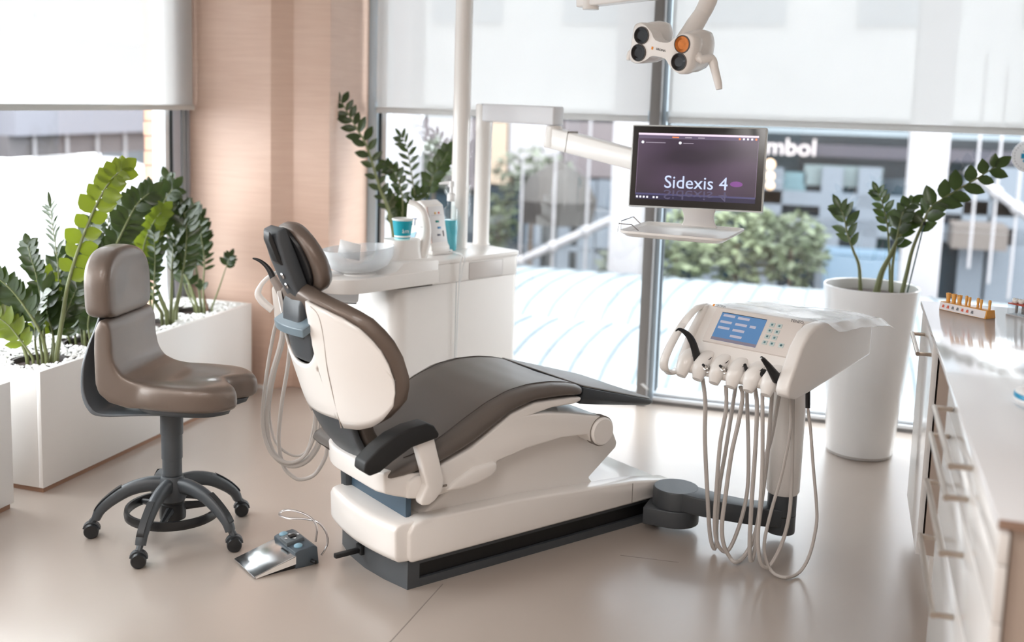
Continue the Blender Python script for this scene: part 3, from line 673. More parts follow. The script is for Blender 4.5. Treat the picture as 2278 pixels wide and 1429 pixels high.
# ------------------------------------------------------------------ foot pedal
pf = onz(566, 1290); px_ = V((.806,-.593,0)); pa = math.atan2(px_.y, px_.x)
fp = thing('foot_pedal', (pf.x, pf.y, 0), 'foot control pedal with a silver plate and wire loop handle on the floor', 'pedal', pa)
mk('tread_plate', G().prism([(-.174,0,.004),(-.174,0,.008),(-.170,.150,.050),(-.170,.150,.044)], (.172,0,0)), mat('satin aluminium', (214,216,218), .2, metal=1.), fp, bevel=.002)
mk('tread_side', G().add([(0,.006,.001),(0,.15,.018),(0,.15,.046),(0,.004,.007),(-.172,.006,.001),(-.172,.15,.018),(-.172,.15,.046),(-.172,.004,.007)], [(0,1,2,3),(7,6,5,4),(0,4,5,1)]), WHITEP, fp)
mk('under_frame', G().box((-.165,.02,0),(-.008,.16,.012)), DARKB, fp)
bd = mk('body', G().prism([(-.172,.148,.0),(-.172,.146,.058),(-.172,.160,.064),(-.172,.215,.070),(-.172,.230,.062),(-.172,.236,.0)], (.172,0,0)), mat('blue grey plastic', (72,82,90), .45), fp, bevel=.004)
mk('center_block', G().prism([(-.118,.142,.060),(-.118,.142,.074),(-.118,.205,.083),(-.118,.21,.066)], (.062,0,0)), mat('grey rocker', (92,98,102), .4), fp, bevel=.003)
BTN = mat('pale blue button', (130,166,184), .35)
for x in (-.148, -.030): mk('button', G().lathe([(.015,0),(.015,.004),(.010,.008),(.001,.009)], 18, (x,.172,.066), (0,-.1,1)), BTN, fp)
mk('key', G().box((-.097,.165,.0785),(-.077,.188,.0845)), DARKB, fp)
g = G()
for (x, y), s in zip(((-.087,.153),(-.087,.198),(-.107,.176),(-.067,.176)), ((0,-1),(0,1),(-1,0),(1,0))):
    z = .0765+(y-.142)*.143; sx, sy = s; g.add([(x+sx*.006, y+sy*.006, z), (x-sy*.007-sx*.003, y+sx*.007-sy*.003, z), (x+sy*.007-sx*.003, y-sx*.007-sy*.003, z)], [(0,1,2)])
mk('arrow_marks', g, BLEACH, fp)
k0 = depth(V((pf.x,pf.y,0)) + px_*-.02 + V((.593,.806,0))*.22)
wp = [(702,1206),(705,1179),(698,1159),(677,1144),(646,1135),(628,1138),(621,1145),(631,1151),(646,1154),(677,1155),(705,1161),(722,1179),(729,1199),(726,1218),(715,1236)]
mk('wire_handle', local(fp, G().tube([atdepth(x, y, k0+.02*math.sin(i/14*PI)) for i, (x, y) in enumerate(wp)], .0034, 8, 5)), STEEL, fp)
mk('handle_socket', G().lathe([(.007,0),(.007,.02)], 12, (.006,.205,.02), (1,.3,0)), DARKB, fp)
# ------------------------------------------------------------------ instrument cart: x along its front to the right, y away from its front
IA = -math.atan2(.423, .906); IC = V((-.043, 3.774, 0))
ic = thing('instrument_cart', IC, 'white instrument cart with a blue touch screen and hanging hoses on a swivel arm', 'instrument cart', IA)
IW = Matrix.Translation(IC) @ Matrix.Rotation(IA, 4, 'Z')
def prx(pts, x0, x1): return G().prism([(x0, y, z) for y, z in pts], (x1-x0, 0, 0))
bodyp = [(.405,.842),(.03,.874),(.0,.874),(-.150,.695),(-.163,.668),(-.150,.648),(-.06,.652),(.405,.708)]
mk('head_shell', prx(bodyp, -.452, -.02), WHITE, ic, bevel=.010, seg=3, ang=50)
cheek = [(.405,.845),(.03,.876),(-.04,.873),(-.088,.855),(-.135,.812),(-.165,.762),(-.202,.705),(-.212,.676),(-.200,.655),(-.15,.640),(-.05,.648),(.405,.706)]
mk('side_cheek', prx(cheek, -.05, .0), WHITE, ic, bevel=.018, seg=4, ang=60)
lcheek = [(.03,.875),(-.02,.872),(-.10,.79),(-.155,.70),(-.165,.66),(-.12,.645),(.05,.655)]
mk('side_cheek', prx(lcheek, -.468, -.44), WHITE, ic, bevel=.010, seg=3, ang=60)
hp = smooth([V((-.466,y,z)) for y, z in ((.01,.868),(-.05,.862),(-.12,.825),(-.19,.765),(-.232,.712),(-.238,.682),(-.222,.660),(-.18,.648),(-.14,.655))], 4)
mk('grab_handle', G().loft([[p+V((.017*math.cos(2*PI*k/12), 0, 0))+ (V((0,1,0)) if 8 < i < 26 else V((0,.6,.8)))*.011*math.sin(2*PI*k/12) for k in range(12)] for i, p in enumerate(hp)]), WHITE, ic, ang=60)
sv = V((0,-.634,-.773)); pn = V((0,-.773,.634))
def pan(x, s, h=0.): return V((x,0,.875)) + sv*s + pn*h
PM = lambda x, s, h=.0: Matrix(((1,0,0,0),(0,.634,-.773,0),(0,.773,.634,0),(0,0,0,1))) 
def panM(x, s, h):
    M = Matrix((V((1,0,0)), -sv, pn)).transposed().to_4x4(); M.translation = pan(x, s, h); return IW @ M
def panbox(x0, s0, x1, s1, h0, h1): 
    return G().add([pan(x, s, h) for h in (h0, h1) for x, s in ((x0,s0),(x1,s0),(x1,s1),(x0,s1))], [(0,1,2,3),(4,5,6,7),(0,1,5,4),(1,2,6,5),(2,3,7,6),(3,0,4,7)])
H0 = .0105   # how far the shell stands out from the drawn panel line
mk('panel', panbox(-.402,.008,-.062,.150,-.004,H0), mat('warm white panel', (224,216,210), .4), ic, bevel=.003)
scn = mk('touch_screen', panbox(-.370,.025,-.193,.139,H0-.002,H0+.0012), emit('blue touch screen', (88,128,172), .55), ic)
PILL = emit('grey screen key', (170,168,182), .6)
g = G()
sx = lambda u: -.370+.177*u
ss = lambda v: .025+.114*v
for u, v, w_ in ((.185,.10,.26),(.515,.115,.26),(.172,.335,.26),(.515,.34,.26),(.776,.34,.13),(.177,.545,.26),(.513,.555,.26),(.512,.77,.26)):
    g.v += panbox(sx(u-w_/2), ss(v-.04), sx(u+w_/2), ss(v+.045), H0+.001, H0+.0018).v; n = len(g.v)-8; g.f += [tuple(n+i for i in f) for f in [(4,5,6,7),(0,1,5,4),(1,2,6,5),(2,3,7,6),(3,0,4,7)]]
mk('screen_keys', g, PILL, scn)
mk('status_bar', panbox(sx(.0), ss(.90), sx(1), ss(1), H0+.001, H0+.0018), emit('mauve status bar', (128,122,136), .5), scn)
mk('screen_edge', panbox(sx(0), ss(0), sx(1), ss(.015), H0+.001, H0+.0019), DARKB, scn)
KEY = mat('pale mint key', (196,208,206), .4); KI = mat('teal key mark', (84,124,132), .5)
for i in range(4):
    for j in range(2):
        x, s = -.167+.0275*j, .041+.0238*i
        k = mk('key', panbox(x-.0095, s-.0085, x+.0095, s+.0085, H0-.001, H0+.0015), KEY, ic, bevel=.001)
        mk('key_mark', panbox(x-.0035, s-.0035, x+.0035, s+.0035, H0+.0014, H0+.0019), KI, k)
k = mk('key', panbox(-.105-.0095, .112-.0085, -.105+.0095, .112+.0085, H0-.001, H0+.0015), KEY, ic, bevel=.001)
mk('key_mark', G().lathe([(.0045,0),(.0045,.0005),(.003,.0005),(.003,0)], 16, pan(-.105,.112,H0+.0015), pn), KI, k)
INK = mat('grey lettering', (110,108,110), .5); INKO = mat('orange mark', (240,150,40), .5)
text('SIRONA', .0115, panM(-.388,.0035,H0+.0006), INK, 'lettering', ic)
mk('logo_mark', panbox(-.420,-.001,-.413,.008,H0,H0+.001), INKO, ic)
text('TENEO', .015, panM(-.085,.012,H0+.0008), INK, 'lettering', ic)
# holders in a row along the lower lip
HX = [-.436, -.369, -.302, -.235, -.168, -.101]
for i, x in enumerate(HX):
    rings = []
    for s, h, a, b in ((.175,.000,.018,.004),(.205,.012,.026,.013),(.240,.010,.030,.022),(.268,.002,.026,.022),(.292,-.010,.018,.014)):
        c = pan(x+.012*(1-(s-.175)/.12), s, h-.006); rings.append([c + V((a*math.copysign(abs(math.cos(2*PI*k/16))**.8, math.cos(2*PI*k/16)),0,0)) + pn*(b*math.sin(2*PI*k/16)) for k in range(16)])
    hd_ = mk('holder', G().loft(rings), WHITE, ic, ang=50)
    mk('holder_mouth', G().lathe([(.017,0),(.017,.0012)], 20, pan(x+.018,.212,.0115), (pn*.93 - sv*.35).normalized()), DARKB, hd_)
# column and arm
CX, CY = -.203, .195
mk('column', G().lathe([(.055,.181),(.060,.19),(.063,.66)], 36, (CX,CY,0)), WHITE, ic)
mk('column_base', G().lathe([(.052,.030),(.053,.036),(.053,.182)], 36, (CX,CY,0)), DARK, ic)
mk('column_joint', G().lathe([(.0536,.098),(.0536,.101)], 36, (CX,CY,0), None, False), BLACK, ic)
cw = IW @ V((CX, CY, 0)); Dw = V((-.530, 3.985, 0))
armp = smooth([Dw+V((0,0,.132)), V((-.42,3.945,.130)), V((-.31,3.955,.118)), V((-.22,4.0,.100)), V((cw.x,cw.y,.092))], 6)
rings = []
for i, p in enumerate(armp):
    t = (armp[min(i+1,len(armp)-1)]-armp[max(i-1,0)]); t.z = 0; t.normalize(); n = V((-t.y,t.x,0)); w_ = interp([(0,.062),(.25,.056),(.4,.048),(1,.050)], i/(len(armp)-1))
    rings.append([p-n*w_+V((0,0,-.034)), p+n*w_+V((0,0,-.034)), p+n*w_+V((0,0,.034)), p-n*w_+V((0,0,.034))])
mk('swivel_arm', local(ic, G().loft(rings)), DARK, ic, bevel=.005, ang=50)
mk('arm_foot', local(ic, G().lathe([(.052,.032),(.052,.126)], 32, (cw.x,cw.y,0))), DARK, ic)
mk('pivot', local(ic, G().lathe([(.086,.098),(.086,.160),(.082,.166)], 40, Dw)), DARK, ic)
E_ = CH0 + V((.5796,.8149,0))*1.075 + V((-.8149,.5796,0))*-.016
t = (Dw-E_).normalized(); n = V((-t.y,t.x,0)); pts = [E_-n*.088, E_+n*.088] + [Dw + (n*math.cos(a)+t*math.sin(a))*.09 for a in [PI*j/14 for j in range(15)]]
mk('arm_carriage', local(ic, G().prism([p+V((0,0,.03)) for p in pts], (0,0,.066))), DARK, ic, bevel=.004, ang=50)
# hoses
HS = [
 [(1563,843),(1569,896),(1568,972),(1573,1087),(1579,1185),(1588,1221),(1594,1205),(1594,1169),(1600,1087),(1614,1004),(1627,922),(1637,856)],
 [(1615,858),(1615,912),(1602,988),(1594,1087),(1590,1169),(1597,1212),(1614,1228),(1630,1208),(1650,1152),(1663,1087),(1665,1004),(1661,864)],
 [(1647,860),(1652,883),(1643,939),(1627,1011),(1614,1103),(1606,1169),(1610,1212),(1624,1241),(1637,1251),(1653,1241),(1673,1208),(1686,1162),(1693,1103),(1698,1037),(1716,972),(1733,880)],
 [(1679,862),(1684,906),(1680,1004),(1673,1103),(1668,1202),(1670,1248),(1680,1218),(1696,1103),(1708,1004),(1718,868)],
 [(1696,876),(1696,1037),(1690,1136),(1686,1202),(1691,1248),(1703,1263),(1719,1251),(1742,1202),(1757,1136),(1762,1037),(1764,880)],
 [(1758,880),(1758,955),(1739,1054),(1716,1136),(1701,1202),(1703,1241),(1719,1274),(1748,1285),(1778,1274),(1801,1235),(1816,1169),(1816,1120),(1809,1037),(1803,955),(1797,906),(1797,862)]]
HR = [.0075,.0072,.0075,.0075,.0068,.0058]
for i, hs in enumerate(HS):
    x = HX[i]; df = depth(IW @ pan(x, .27, -.01)); db = depth(IW @ V((x+.05, .02, .66)))
    if i == 5: df, db = depth(IW @ V((-.10,-.03,.66))), depth(IW @ V((-.02,.05,.68)))
    n = len(hs); P = []
    for j, (a, b) in enumerate(hs):
        t = j/(n-1); k = df+(db-df)*t; q = atdepth(a, b, k)
        if q.z < .012: k *= (EYE-.012)/(EYE-q.z); q = atdepth(a, b, k)
        P.append(q)
    mk('hose', local(ic, G().tube(P, HR[i], 8, 5)), HOSE, ic)
    if i == 5: mk('hose_sleeve', local(ic, G().tube([atdepth(1797,866,db),atdepth(1797,890,db),atdepth(1797,908,db)], .0085, 8)), DARKB, ic)
# instruments resting in the holders
def along(pts, k0, k1): return [atdepth(x, y, k0+(k1-k0)*i/(len(pts)-1)) for i, (x, y) in enumerate(pts)]
k0 = depth(IW @ pan(HX[0]+.02, .215, .02))
t = thing('scaler', along([(1553,812)], k0, k0)[0], 'curved black scaler handpiece with a hooked tip, standing in the cart end holder', 'dental instrument') if False else None
q = atdepth(1555, 818, k0); h0 = thing('dental_handpiece', q, 'curved black handpiece with hooked tip standing up at the handle end of the cart', 'dental instrument', 0, 'instruments in the cart holders')
mk('body', local(h0, G().tube(along([(1557,820),(1551,796),(1543,768),(1536,753),(1528,743),(1517,735),(1509,733),(1503,737)], k0, k0-.05), [.0145,.0145,.0135,.0125,.010,.007,.0045,.0015], 12, 4)), DARKB, h0)
for x, y, i, lab in ((1574,820,1,'small chrome motor coupling in the cart holder next to the hooked handpiece'), (1612,822,2,'small chrome motor coupling in the cart holder, second from the hooked handpiece')):
    k = depth(IW @ pan(HX[i]+.02, .212, .02)); q = atdepth(x+8, y+8, k); o = thing('motor_coupling', q, lab, 'dental instrument', 0, 'instruments in the cart holders')
    a = atdepth(x+12, y+12, k+.01); b = atdepth(x-8, y-6, k-.03); d = (b-a)
    mk('barrel', local(o, G().lathe([(.013,0),(.013,.5),(.009,.55),(.009,.75),(.0055,.8)], 16, a, d) if False else G().tube([a, a+d*.55, a+d*.56, a+d*.8, a+d*.81, b], [.013,.013,.0095,.0095,.006,.006], 14)), CHROME, o)
    mk('nozzle', local(o, G().tube([b, b+d*.12], .0045, 10)), DARKB, o)
k = depth(IW @ pan(HX[3]+.02, .212, .02)); o = thing('air_nozzle', atdepth(1664,830,k), 'dark slim nozzle with a chrome collar in the fourth cart holder', 'dental instrument', 0, 'instruments in the cart holders')
mk('collar', local(o, G().tube(along([(1666,834),(1660,822)], k+.01, k-.01), [.013,.010], 14)), CHROME, o); mk('tip', local(o, G().tube(along([(1661,824),(1657,812)], k-.01, k-.03), [.007,.0055], 12)), DARKB, o)
k = depth(IW @ pan(HX[4]+.02, .212, .02)); o = thing('socket_plug', atdepth(1699,833,k), 'black round plug in the cart holder beside the black cone handpiece', 'dental instrument', 0, 'instruments in the cart holders')
mk('plug', local(o, G().tube(along([(1703,838),(1699,830)], k+.01, k-.015), [.015,.014], 16)), DARKB, o); mk('plug_core', local(o, G().tube(along([(1699,830),(1698.6,829)], k-.015, k-.017), [.008,.008], 12)), BLACK, o)
k = depth(IW @ pan(HX[5]+.03, .225, .025)); o = thing('dental_handpiece', atdepth(1738,850,k), 'black cone-shaped handpiece with a silver base leaning in the last cart holder', 'dental instrument', 0, 'instruments in the cart holders')
mk('base', local(o, G().tube(along([(1738,856),(1728,842)], k+.005, k-.01), [.0165,.0175], 18)), STEEL, o)
mk('body', local(o, G().tube(along([(1729,843),(1724,836),(1710,815),(1698,800),(1694,796)], k-.01, k-.06), [.0185,.0165,.011,.0075,.005], 14)), DARKB, o)
mk('tip', local(o, G().ball(atdepth(1693.5,797.5,k-.065), .0035, n=10, m=6)), STEEL, o)
# plastic cover on the cart top
pc = thing('plastic_sheet', IW @ V((-.2,.2,.88)), 'clear crinkled plastic sheet spread over the top of the instrument cart', 'sheet', IA)
rows = []
for i in range(25):
    r = []
    for j in range(25):
        x = -.44+.50*i/24; y = .0+.46*j/24
        z = .883 - .078*max(0,y) + .010*noise.noise(V((x*9, y*9, 1))) + .005*abs(noise.noise(V((x*26, y*26, 5))))
        if x > .015: z -= (x-.015)*.5
        if y > .41: z -= (y-.41)*.25
        r.append(V((x, y + .012*noise.noise(V((x*7,3,2)))*(y > .3), z)))
    rows.append(r)
def filmmat():
    m = bpy.data.materials.new('milky plastic film'); m.use_nodes = True; nt = m.node_tree; nt.nodes.clear(); out = nt.nodes.new('ShaderNodeOutputMaterial')
    p = nt.nodes.new('ShaderNodeBsdfPrincipled'); p.inputs['Base Color'].default_value = (.86,.86,.87,1); p.inputs['Roughness'].default_value = .18
    t = nt.nodes.new('ShaderNodeBsdfTransparent'); mx = nt.nodes.new('ShaderNodeMixShader'); mx.inputs[0].default_value = .5
    n = nt.nodes.new('ShaderNodeTexNoise'); n.inputs['Scale'].default_value = 60; b = nt.nodes.new('ShaderNodeBump'); b.inputs['Strength'].default_value = .3; b.inputs['Distance'].default_value = .002
    nt.links.new(n.outputs['Fac'], b.inputs['Height']); nt.links.new(b.outputs['Normal'], p.inputs['Normal'])
    nt.links.new(t.outputs[0], mx.inputs[1]); nt.links.new(p.outputs[0], mx.inputs[2]); nt.links.new(mx.outputs[0], out.inputs[0]); return m
gg = G().grid(rows).xf(IW); mk('film', local(pc, gg), filmmat(), pc, ang=20)
# ------------------------------------------------------------------ treatment unit: x along its front to the right, y away from the chair
UA = math.radians(63.8); UB = V((-1.416, 4.734, 0))
un = thing('treatment_unit', UB, 'white treatment unit cabinet with two posts and a rinse bowl, behind the dental chair', 'dental unit', UA)
UW = Matrix.Translation(UB) @ Matrix.Rotation(UA, 4, 'Z')
def rrect(x0, y0, x1, y1, r, n=8):
    rs = r if isinstance(r, (list, tuple)) else [r]*4; out = []
    for (cx, cy, a0), rr in zip(((x1, y0, -PI/2), (x1, y1, 0), (x0, y1, PI/2), (x0, y0, PI)), rs):
        sx = -1 if cx == x1 else 1; sy = 1 if cy == y0 else -1
        for k in range(n+1):
            a = a0+PI/2*k/n; out.append((cx+sx*rr+rr*math.cos(a), cy+sy*rr+rr*math.sin(a)))
    return out
def slabz(pts, z0, z1): return G().prism([(x, y, z0) for x, y in pts], (0,0,z1-z0))
mk('cabinet_body', slabz(rrect(-.715, .004, .040, .355, [.05,.03,.05,.07]), .0, .80), WHITEP, un, bevel=.003, ang=40)
mk('cabinet_head', slabz(rrect(-.515, .0, .042, .355, [.052,.03,.03,.003]), .8015, .885), WHITEP, un, bevel=.003, ang=40)
mk('top_plate', slabz(rrect(-.53, -.004, .048, .365, [.055,.05,.05,.02]), .885, .905), WHITE, un, bevel=.007, seg=3, ang=40)
mk('access_flap', G().box((-.298,-.0012,.806),(-.088,.004,.878)), mat('grey white flap', (214,208,204), .4), un, bevel=.001)
g = G()
for a, b in (((-.298,-.002,.806),(-.088,-.001,.807)),((-.298,-.002,.877),(-.088,-.001,.878)),((-.299,-.002,.806),(-.298,-.001,.878)),((-.089,-.002,.806),(-.088,-.001,.878))): g.box(a, b)
mk('flap_joint', G().loft([[(x,-.0016,z) for x, z in ((-.2985,.8055),(-.0875,.8055),(-.0875,.8785),(-.2985,.8785))],[(x,-.0016,z) for x, z in ((-.2975,.8065),(-.0885,.8065),(-.0885,.8775),(-.2975,.8775))]], cap=False), SEAM, un)
mk('door_joint', G().box((-.371,.0032,.02),(-.3695,.0045,.80)), mat('teal grey joint', (140,160,164), .5), un)
# bowl shelf
shelf = rrect(-1.03, -.03, -.505, .22, [.005,.03,.11,.11], 10)
mk('bowl_shelf', slabz(shelf, .812, .872), WHITEP, un, bevel=.008, seg=3, ang=40)
blk = [(-.80,.872),(-.74,.885),(-.70,.915),(-.66,.918),(-.506,.914),(-.506,.812),(-.80,.812)]
mk('shelf_block', G().prism([(x,-.028,z) for x, z in blk], (0,.24,0)), WHITEP, un, bevel=.006, seg=2, ang=40)
mk('pivot_arm', slabz(rrect(-.64,.03,-.45,.20,.05), .79, .815), WHITEP, un)
bc = UW @ V((-.868,.085,0))
FROST = glassmat('clear bowl glass', (.93,.95,.96), .09, .05)
def frost():
    m = bpy.data.materials.new('pale glass bowl'); m.use_nodes = True; nt = m.node_tree; nt.nodes.clear(); out = nt.nodes.new('ShaderNodeOutputMaterial')
    t = nt.nodes.new('ShaderNodeBsdfTransparent'); t.inputs['Color'].default_value = (.93,.945,.955,1); d = nt.nodes.new('ShaderNodeBsdfPrincipled'); d.inputs['Base Color'].default_value = (.8,.82,.84,1); d.inputs['Roughness'].default_value = .08
    lw = nt.nodes.new('ShaderNodeLayerWeight'); lw.inputs['Blend'].default_value = .42
    n = nt.nodes.new('ShaderNodeTexNoise'); n.inputs['Scale'].default_value = 4
    ad = nt.nodes.new('ShaderNodeMath'); ad.operation = 'MULTIPLY_ADD'; ad.inputs[1].default_value = .85; ad.inputs[2].default_value = .18; ad.use_clamp = True
    nt.links.new(lw.outputs['Facing'], ad.inputs[0]); mx = nt.nodes.new('ShaderNodeMixShader'); nt.links.new(ad.outputs[0], mx.inputs[0]); nt.links.new(t.outputs[0], mx.inputs[1]); nt.links.new(d.outputs[0], mx.inputs[2]); nt.links.new(mx.outputs[0], out.inputs[0]); return m
BOWLG = frost()
bowl = mk('rinse_bowl', G().lathe([(.05,-.072),(.09,-.068),(.122,-.050),(.143,-.012),(.148,.024),(.145,.024),(.140,-.010),(.118,-.045),(.088,-.060),(.02,-.060)], 48, (-.850,.085,.956), (-.05,.06,1)), BOWLG, un, ang=50)
mk('bowl_foot', G().lathe([(.075,.868),(.072,.876),(.058,.884),(.045,.886)], 32, (-.850,.085,0)), WHITEP, un)
mk('drain', G().lathe([(.028,.888),(.028,.893),(.001,.893)], 20, (-.850,.085,0)), DARKB, un)
# cup stand and filler arch
ped = [(-.725,.872),(-.705,.93),(-.70,.985),(-.535,.985),(-.525,.93),(-.515,.872)]
rings = []
for z, x0, x1 in ((.872,-.735,-.50),(.915,-.705,-.525),(.95,-.69,-.535),(.985,-.685,-.535),(.998,-.685,-.54)):
    rings.append([(x, y, z) for x, y in rrect(x0, .03, x1, .15, .045)])
mk('cup_stand', G().loft(rings), WHITEP, un, ang=50)
arch = [atdepth(x, y, depth(UW @ V((-.55,.09,.95)))) for x, y in ((930,582),(940,560),(948,530),(949,500),(941,472),(927,456),(910,449))]
mk('filler_arch', local(un, G().tube(arch, [.030,.027,.022,.019,.017,.014,.012,.010], 14, 5)), WHITEP, un)
# posts
mk('post', local(un, G().lathe([(.044,.904),(.039,.912),(.0395,.93),(.0395,2.45)], 32, (-1.691,4.723,0))), WHITE, un)
P2 = V((-1.640,4.895,0))
mk('post', local(un, G().lathe([(.044,.904),(.039,.912),(.0385,.93),(.0385,1.44),(.039,1.441),(.0405,1.446),(.0405,1.560),(.036,1.568)], 32, P2)), WHITE, un)
k1 = 4.80; A1 = atdepth(1232, 258, k1); A0 = V((P2.x, P2.y, 1.52)); A0.z = A1.z+.002
def beam(p, q, w, h, taper=1.):
    t = (q-p).normalized(); s = t.cross(V((0,0,1))).normalized(); u = s.cross(t)
    return G().loft([[c + s*(w*a*f) + u*(h*b*f) for a, b in ((-1,-1),(1,-1),(1,1),(-1,1))] for c, f in ((p,1),(q,taper))])
mk('upper_arm', local(un, beam(A0, A1 + (A1-A0).normalized()*.03, .034, .041)), mat('pale grey arm', (224,225,229), .4), un, bevel=.008, seg=3, ang=50)
K0 = atdepth(1232, 305, k1); mk('arm_knuckle', local(un, G().lathe([(.034,-.045),(.036,-.04),(.036,.045),(.030,.05)], 24, K0)), WHITEP, un)
K1 = atdepth(1525, 385, 4.30)
mk('lower_arm', local(un, beam(K0 + (K0-K1).normalized()*.03 + V((0,0,-.005)), K1, .032, .046, .85)), WHITE, un, bevel=.008, seg=3, ang=50)
mk('arm_seam', local(un, G().lathe([(.0445,0),(.0445,.003)], 24, K0.lerp(K1, .16), (K1-K0), False) if False else beam(K0.lerp(K1,.145), K0.lerp(K1,.148), .0328, .0458)), SEAM, un)
# ------------------------------------------------------------------ monitor on the arm
TL, TR, BL, BR = atdepth(1402,277,4.32), atdepth(1705,284,4.16), atdepth(1402,459,4.32), atdepth(1699,474,4.16)
mc = (TL+TR+BL+BR)/4; ex = ((TR-TL)+(BR-BL)).normalized(); ey = ((TL-BL)+(TR-BR)); ey = (ey-ex*ey.dot(ex)).normalized(); ez = ex.cross(ey)
MM = frame(mc, ex, ey); MWd = ((TR-TL).length+(BR-BL).length)/4; MH = ((TL-BL).length+(TR-BR).length)/4
mon = thing('monitor', (mc.x, mc.y, mc.z-MH), 'flat monitor with a black rim and dark purple screen on the jointed white arm', 'monitor')
def mb(x0, y0, x1, y1, z0, z1): return local(mon, G().box((x0,y0,z0),(x1,y1,z1)).xf(MM))
mk('casing', mb(-MWd,-MH,MWd,MH,-.038,0), mat('silver white casing', (214,216,214), .35), mon, bevel=.006, seg=2)
mk('black_rim', mb(-MWd+.006,-MH+.006,MWd-.006,MH-.006,-.001,.0015), mat('glossy black rim', (14,14,16), .12), mon)
def scrmat():
    m, nt, p, out = newmat('purple desktop screen')
    tc = nt.nodes.new('ShaderNodeTexCoord'); n = nt.nodes.new('ShaderNodeTexNoise'); n.inputs['Scale'].default_value = 3.2; n.inputs['Detail'].default_value = 1
    mp = nt.nodes.new('ShaderNodeMapping'); mp.inputs['Scale'].default_value = (1,1,2.2); nt.links.new(tc.outputs['Object'], mp.inputs[0]); nt.links.new(mp.outputs[0], n.inputs['Vector'])
    cr = nt.nodes.new('ShaderNodeValToRGB'); e = cr.color_ramp.elements; e[0].position = .35; e[0].color = (*lin((46,34,52)),1); e[1].position = .7; e[1].color = (*lin((86,66,92)),1)
    nt.links.new(n.outputs['Fac'], cr.inputs[0]); nt.links.new(cr.outputs[0], p.inputs['Emission Color']); p.inputs['Emission Strength'].default_value = .62
    p.inputs['Base Color'].default_value = (.01,.01,.012,1); p.inputs['Roughness'].default_value = .16; return m
SX0, SX1, SY0, SY1 = -MWd*.895, MWd*.885, -MH*.80, MH*.80
scr = mk('screen', mb(SX0,SY0,SX1,SY1,.001,.002), scrmat(), mon)
def se(name, rgb, s): return emit(name, rgb, s)
mk('title_bar', mb(SX0,SY1-.0075,SX1,SY1,.002,.0024), se('pale pink title bar', (226,204,226), .8), scr)
mk('menu_bar', mb(SX0,SY1-.021,SX1,SY1-.0078,.002,.0023), se('grey purple menu bar', (96,84,110), .6), scr)
mk('task_bar', mb(SX0,SY0,SX1,SY0+.017,.002,.0023), se('navy task bar', (32,28,62), .6), scr)
mk('status_bar', mb(SX0,SY0+.0172,SX1,SY0+.024,.002,.0023), se('slate blue status bar', (72,70,112), .6), scr)
mk('window_edge', mb(SX0,SY0+.024,SX0+.0015,SY1-.02,.002,.0023).add(*(lambda q: (q.v, q.f))(mb(SX1-.0015,SY0+.024,SX1,SY1-.02,.002,.0023))), se('lilac window edge', (140,120,150), .5), scr)
WT = se('pale screen lettering', (178,190,224), .9)
tl_ = text('Sidexis 4', .070, MM @ Matrix.Translation((MWd*.005,-MH*.38,.0026)), WT, 'lettering', scr)
mir = text('Sidexis 4', .070, MM @ Matrix.Translation((MWd*.005,-MH*.655,.0024)) @ Matrix.Diagonal((1,-.75,1,1)), se('dim mirrored lettering', (84,80,110), .55), 'mirrored_lettering', scr)
ORG = se('orange screen icon', (230,130,70), .8); WI = se('white screen icon', (220,220,230), .9)
for i in range(6): mk('task_icon', mb(SX0+.004+.0135*i+(.012 if i > 3 else 0), SY0+.005, SX0+.011+.0135*i+(.012 if i > 3 else 0), SY0+.012, .0023, .0026), WI, scr)
for i in range(5): mk('menu_icon', mb(SX1-.075+.0155*i, SY1-.018, SX1-.068+.0155*i, SY1-.011, .0023, .0026), ORG if i in (0,4) else WI, scr)
for i, x in enumerate((-.10,-.05,.0)): mk('menu_word', mb(x, SY1-.0165, x+.026, SY1-.0125, .0023, .0026), ORG if i == 0 else se('dim screen word', (170,160,175), .6), scr)
for x, w_ in ((SX0+.018,.078),(SX0+.165,.040)):
    mk('search_icon', local(mon, G().lathe([(.0055,0),(.0055,.0003)], 14, (x,SY1-.036,.0023)).xf(MM)), WI, scr); mk('screen_word', mb(x+.012,SY1-.0385,x+.012+w_,SY1-.0355,.0023,.0026), se('dim screen word', (150,140,156), .6), scr)
mk('purple_glow', local(mon, G().lathe([(.024,0),(.024,.0003)], 20, (MWd*.60,-MH*.36,.0021)).xf(MM @ Matrix.Translation((MWd*.6,-MH*.36,0)) @ Matrix.Diagonal((1,.45,1,1)) @ Matrix.Translation((-MWd*.6,MH*.36,0)))), se('violet screen spot', (124,66,140), .6), scr)
mk('pivot_block', local(mon, G().box((-.07,-.06,-.085),(.07,.06,-.036)).xf(MM)), WHITEP, mon, bevel=.008)
nk = [(-.055,-MH-.012),(.065,-MH-.012),(.066,-MH+.03),(-.05,-MH+.03)]
zt = onz(1500, 505, 1.125)
NB = [atdepth(x, y, k) for x, y, k in ((1516,502,4.23),(1596,508,4.16),(1596,508,4.10),(1516,502,4.17))]
NT = [MM @ V(p) for p in ((-.055,-MH*.95,-.03),(.085,-MH*.95,-.03),(.085,-MH*.95,-.008),(-.055,-MH*.95,-.008))]
NMs = [[a.lerp(b, t) + (ex*(.012*(1-t)*t*4) * (s)) for (a, b), s in zip(zip(NT, NB), (1,-1,-1,1))] for t in (0,.25,.5,.75,1)]
mk('neck', local(mon, G().loft(NMs)), WHITEP, mon, bevel=.004, ang=50)
